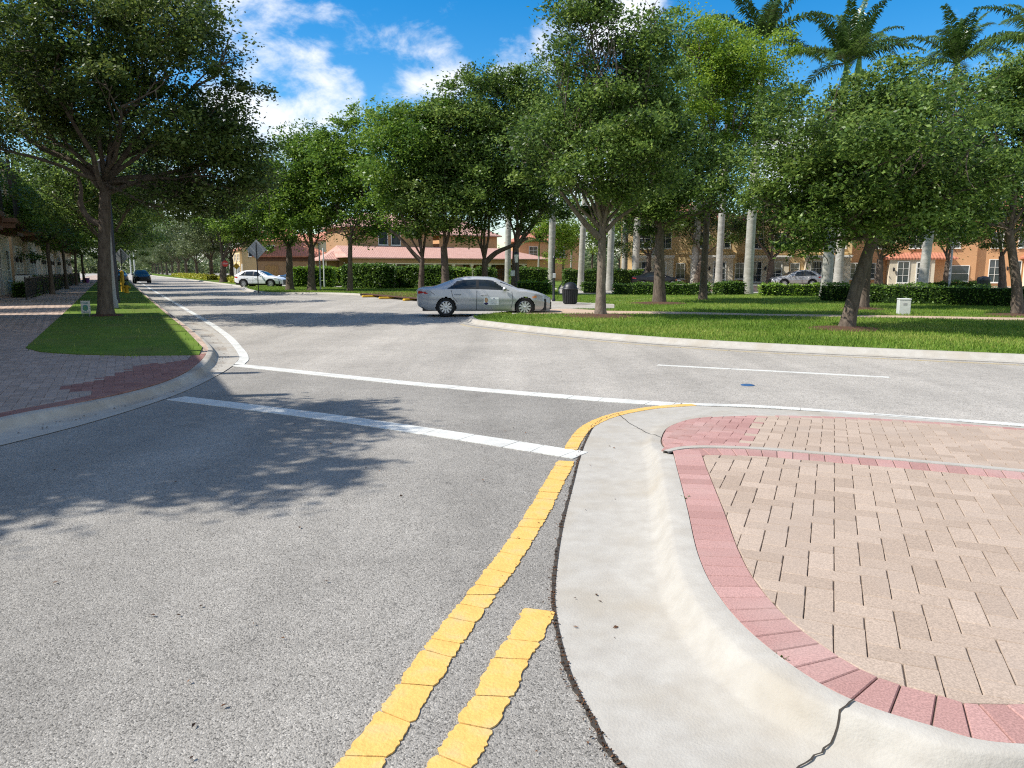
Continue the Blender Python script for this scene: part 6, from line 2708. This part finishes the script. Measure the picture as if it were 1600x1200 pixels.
# black post at the driveway end, just past the car's nose
o = empty('lamp_post', P(865, 471, .13), 0, 'black post with a small cap between silver car and litter bin', 'post')
m = MB()
m.lathe([(.09, -.05), (.09, .12), (.06, .16), (.055, 2.1), (.08, 2.14), (.02, 2.24)], 12)
m.build('post', M_iron, o, smooth=True)
m = MB()
m.box(-.05, .09, -.07, .07, 1.15, 1.38, .01)
m.build('box', M_lgrey, o)
o = empty('porch_lamp', P(806.5, 459, .13), 0, 'black lamp post with a white lantern in front of the oak behind the car', 'lamp')
m = MB()
m.lathe([(.07, -.05), (.05, .2), (.04, 1.95), (.09, 2.0)], 10)
m.build('post', M_iron, o, smooth=True)
o.location.y -= 1.2
m = MB()
m.lathe([(.09, 2.0), (.15, 2.5)], 8)
m.build('lantern', M_trim, o)
m = MB()
m.lathe([(.17, 2.503), (.12, 2.6), (.02, 2.68)], 8)
m.build('cap', M_iron, o)
m = MB()
m.box(-.36, -.10, -.1, .1, 1.15, 1.5, .01)
m.build('box', M_lgrey, o)
# pale utility box in the lawn
o = empty('utility_box', P(1411, 491, .13), R(-14), 'pale grey weathered utility box standing in the park lawn', 'utility box')
m = MB()
m.box(-.19, .19, -.18, .18, -.05, .50, .015)
m.build('case', M_lgrey, o)
m = MB()
m.box(-.20, .20, -.19, .19, .503, .56, .015)
m.build('lid', M_lgrey, o)
m = MB()
m.box(-.06, .06, -.186, -.181, .33, .40)
m.build('label_plate', M_grey, o)
# grey lamp pole in front of the orange house
o = empty('street_light', P(1482, 454, .05), 0, 'slim grey lamp pole before the orange townhouse', 'street light')
m = MB()
m.lathe([(.13, -.05), (.13, .3), (.10, .36), (.075, 4.6), (.09, 4.65)], 12)
m.build('pole', M_grey, o, smooth=True)
m = MB()
m.lathe([(.09, 4.65), (.22, 4.9), (.2, 5.2), (.03, 5.35)], 12)
m.build('lantern', M_lgrey, o, smooth=True)
# slim poles near the lime hedge
for (px, py, h, lab) in ((501, 452, 3.6, 'slim white flag pole at the left end of the lime-green hedge'), (507, 449, 3.4, 'second slim white pole, right beside the first one')):
    o = empty('pole', P(px, py, .13), 0, lab, 'pole', 'slim white poles')
    m = MB()
    m.lathe([(.06, -.05), (.055, h), (.02, h + .05)], 10)
    tag(m.build('shaft', M_lgrey, o, smooth=True))
# yellow parking kerb pieces
for i, (px, py, rz) in enumerate(((577, 464.5, .5), (604, 467, .3), (640, 469.8, .9))):
    o = empty('parking_stop', P(px, py, .0), rz, 'yellow-topped concrete parking stop near the far kerb, %s from the left' % ordn[i], 'parking stop', 'yellow parking stops')
    m = MB()
    m.box(-.45, .45, -.11, .11, .0, .12, .03)
    m.build('block', M_hydr, o)
    m = MB()
    m.box(.455, 1.2, -.10, .10, .0, .11, .03)
    m.build('plain_end', M_conc2, o)


# person far down the shaded sidewalk
def person(loc, rz, label):
    o = empty('person', loc, rz, label, 'person')
    J = {'pel': (0, 0, .95), 'wai': (0, 0, 1.1), 'che': (0, .01, 1.33), 'nec': (0, 0, 1.5), 'hed': (0, -.02, 1.62), 'top': (0, -.01, 1.72),
         'shl': (-.17, 0, 1.43), 'ell': (-.25, .02, 1.15), 'hal': (-.24, -.12, .92), 'shr': (.17, 0, 1.43), 'elr': (.25, .02, 1.15), 'har': (.22, -.15, .95),
         'hil': (-.10, 0, .90), 'knl': (-.11, -.03, .50), 'anl': (-.12, .03, .08), 'tol': (-.12, -.14, .04), 'hir': (.10, 0, .90), 'knr': (.11, .03, .50), 'anr': (.12, .12, .08), 'tor': (.12, -.03, .04)}
    ks = list(J)
    E_ = [('pel', 'wai'), ('wai', 'che'), ('che', 'nec'), ('nec', 'hed'), ('hed', 'top'), ('che', 'shl'), ('shl', 'ell'), ('ell', 'hal'), ('che', 'shr'), ('shr', 'elr'), ('elr', 'har'),
          ('pel', 'hil'), ('hil', 'knl'), ('knl', 'anl'), ('anl', 'tol'), ('pel', 'hir'), ('hir', 'knr'), ('knr', 'anr'), ('anr', 'tor')]
    rad = dict(pel=.13, wai=.12, che=.14, nec=.055, hed=.095, top=.07, shl=.06, ell=.043, hal=.035, shr=.06, elr=.043, har=.035, hil=.085, knl=.055, anl=.04, tol=.035, hir=.085, knr=.055, anr=.04, tor=.035)
    me = bpy.data.meshes.new('body')
    me.from_pydata([J[k] for k in ks], [(ks.index(a), ks.index(b)) for a, b in E_], [])
    b = link('body', me, o)
    md = b.modifiers.new('skin', 'SKIN')
    for k, v in zip(ks, me.skin_vertices[0].data):
        v.radius = (rad[k], rad[k] * .85)
    me.skin_vertices[0].data[0].use_root = True
    sb = b.modifiers.new('sub', 'SUBSURF')
    sb.levels = sb.render_levels = 2
    dg = bpy.context.evaluated_depsgraph_get()
    dg.update()
    m2 = bpy.data.meshes.new_from_object(b.evaluated_get(dg))
    b.modifiers.clear()
    b.data = m2
    m2.materials.clear()
    skin = pm('skin', (.30, .17, .11), (.26, .145, .095), 8, .6)
    red = pm('red_shirt', (.45, .03, .025), (.36, .02, .02), 8, .8)
    dark = pm('dark_trousers', (.03, .03, .04), (.02, .02, .03), 8, .8)
    hair = pm('dark_hair', (.03, .02, .015), (.02, .014, .01), 30, .6)
    for q in (skin, red, dark, hair):
        m2.materials.append(q)
    for p_ in m2.polygons:
        c = p_.center
        if c.z < .98 and abs(c.x) < .21:
            p_.material_index = 2
        elif c.z < 1.49 and c.z > 1.1 or (c.z > .97 and abs(c.x) < .19 and c.z < 1.49):
            p_.material_index = 1
        elif c.z > 1.62 or (c.z > 1.55 and c.y > .02):
            p_.material_index = 3
    m2.polygons.foreach_set('use_smooth', np.ones(len(m2.polygons), dtype=bool))
    return o


pp = P(131.5, 441.5, .13)
person(pp, R(160), 'person in a red top and dark trousers far down the shaded sidewalk')
o = empty('bucket', pp + Vector((.75, -.6, 0)), 0, 'purple bucket on the shaded sidewalk beside the person in red', 'bucket')
m = MB()
m.lathe([(.2, 0), (.27, .55), (.29, .56), (.25, .54), (.18, .05)], 16)
m.build('pail', pm('purple_plastic', (.22, .08, .28), (.18, .06, .24), 6, .5), o, smooth=True)
m = MB()
m.tube([(.27 * math.cos(a), 0, .55 + .2 * math.sin(a)) for a in [math.pi * k / 10 for k in range(11)]], .01, 6)
m.build('handle', M_grey, o)
# distant pale poles at the end of the left street
for i, (px, h) in enumerate(((205, 7), (211, 9.5))):
    p = P(px, 428.5, .05)
    o = empty('pole', p, 0, 'pale pole at the far end of the left street, %s one' % ('shorter', 'taller')[i], 'pole', 'pale poles at the far street end')
    m = MB()
    m.lathe([(.22, -.1), (.2, h * .6), (.14, h)], 10)
    m.build('shaft', M_lgrey, o, smooth=True)
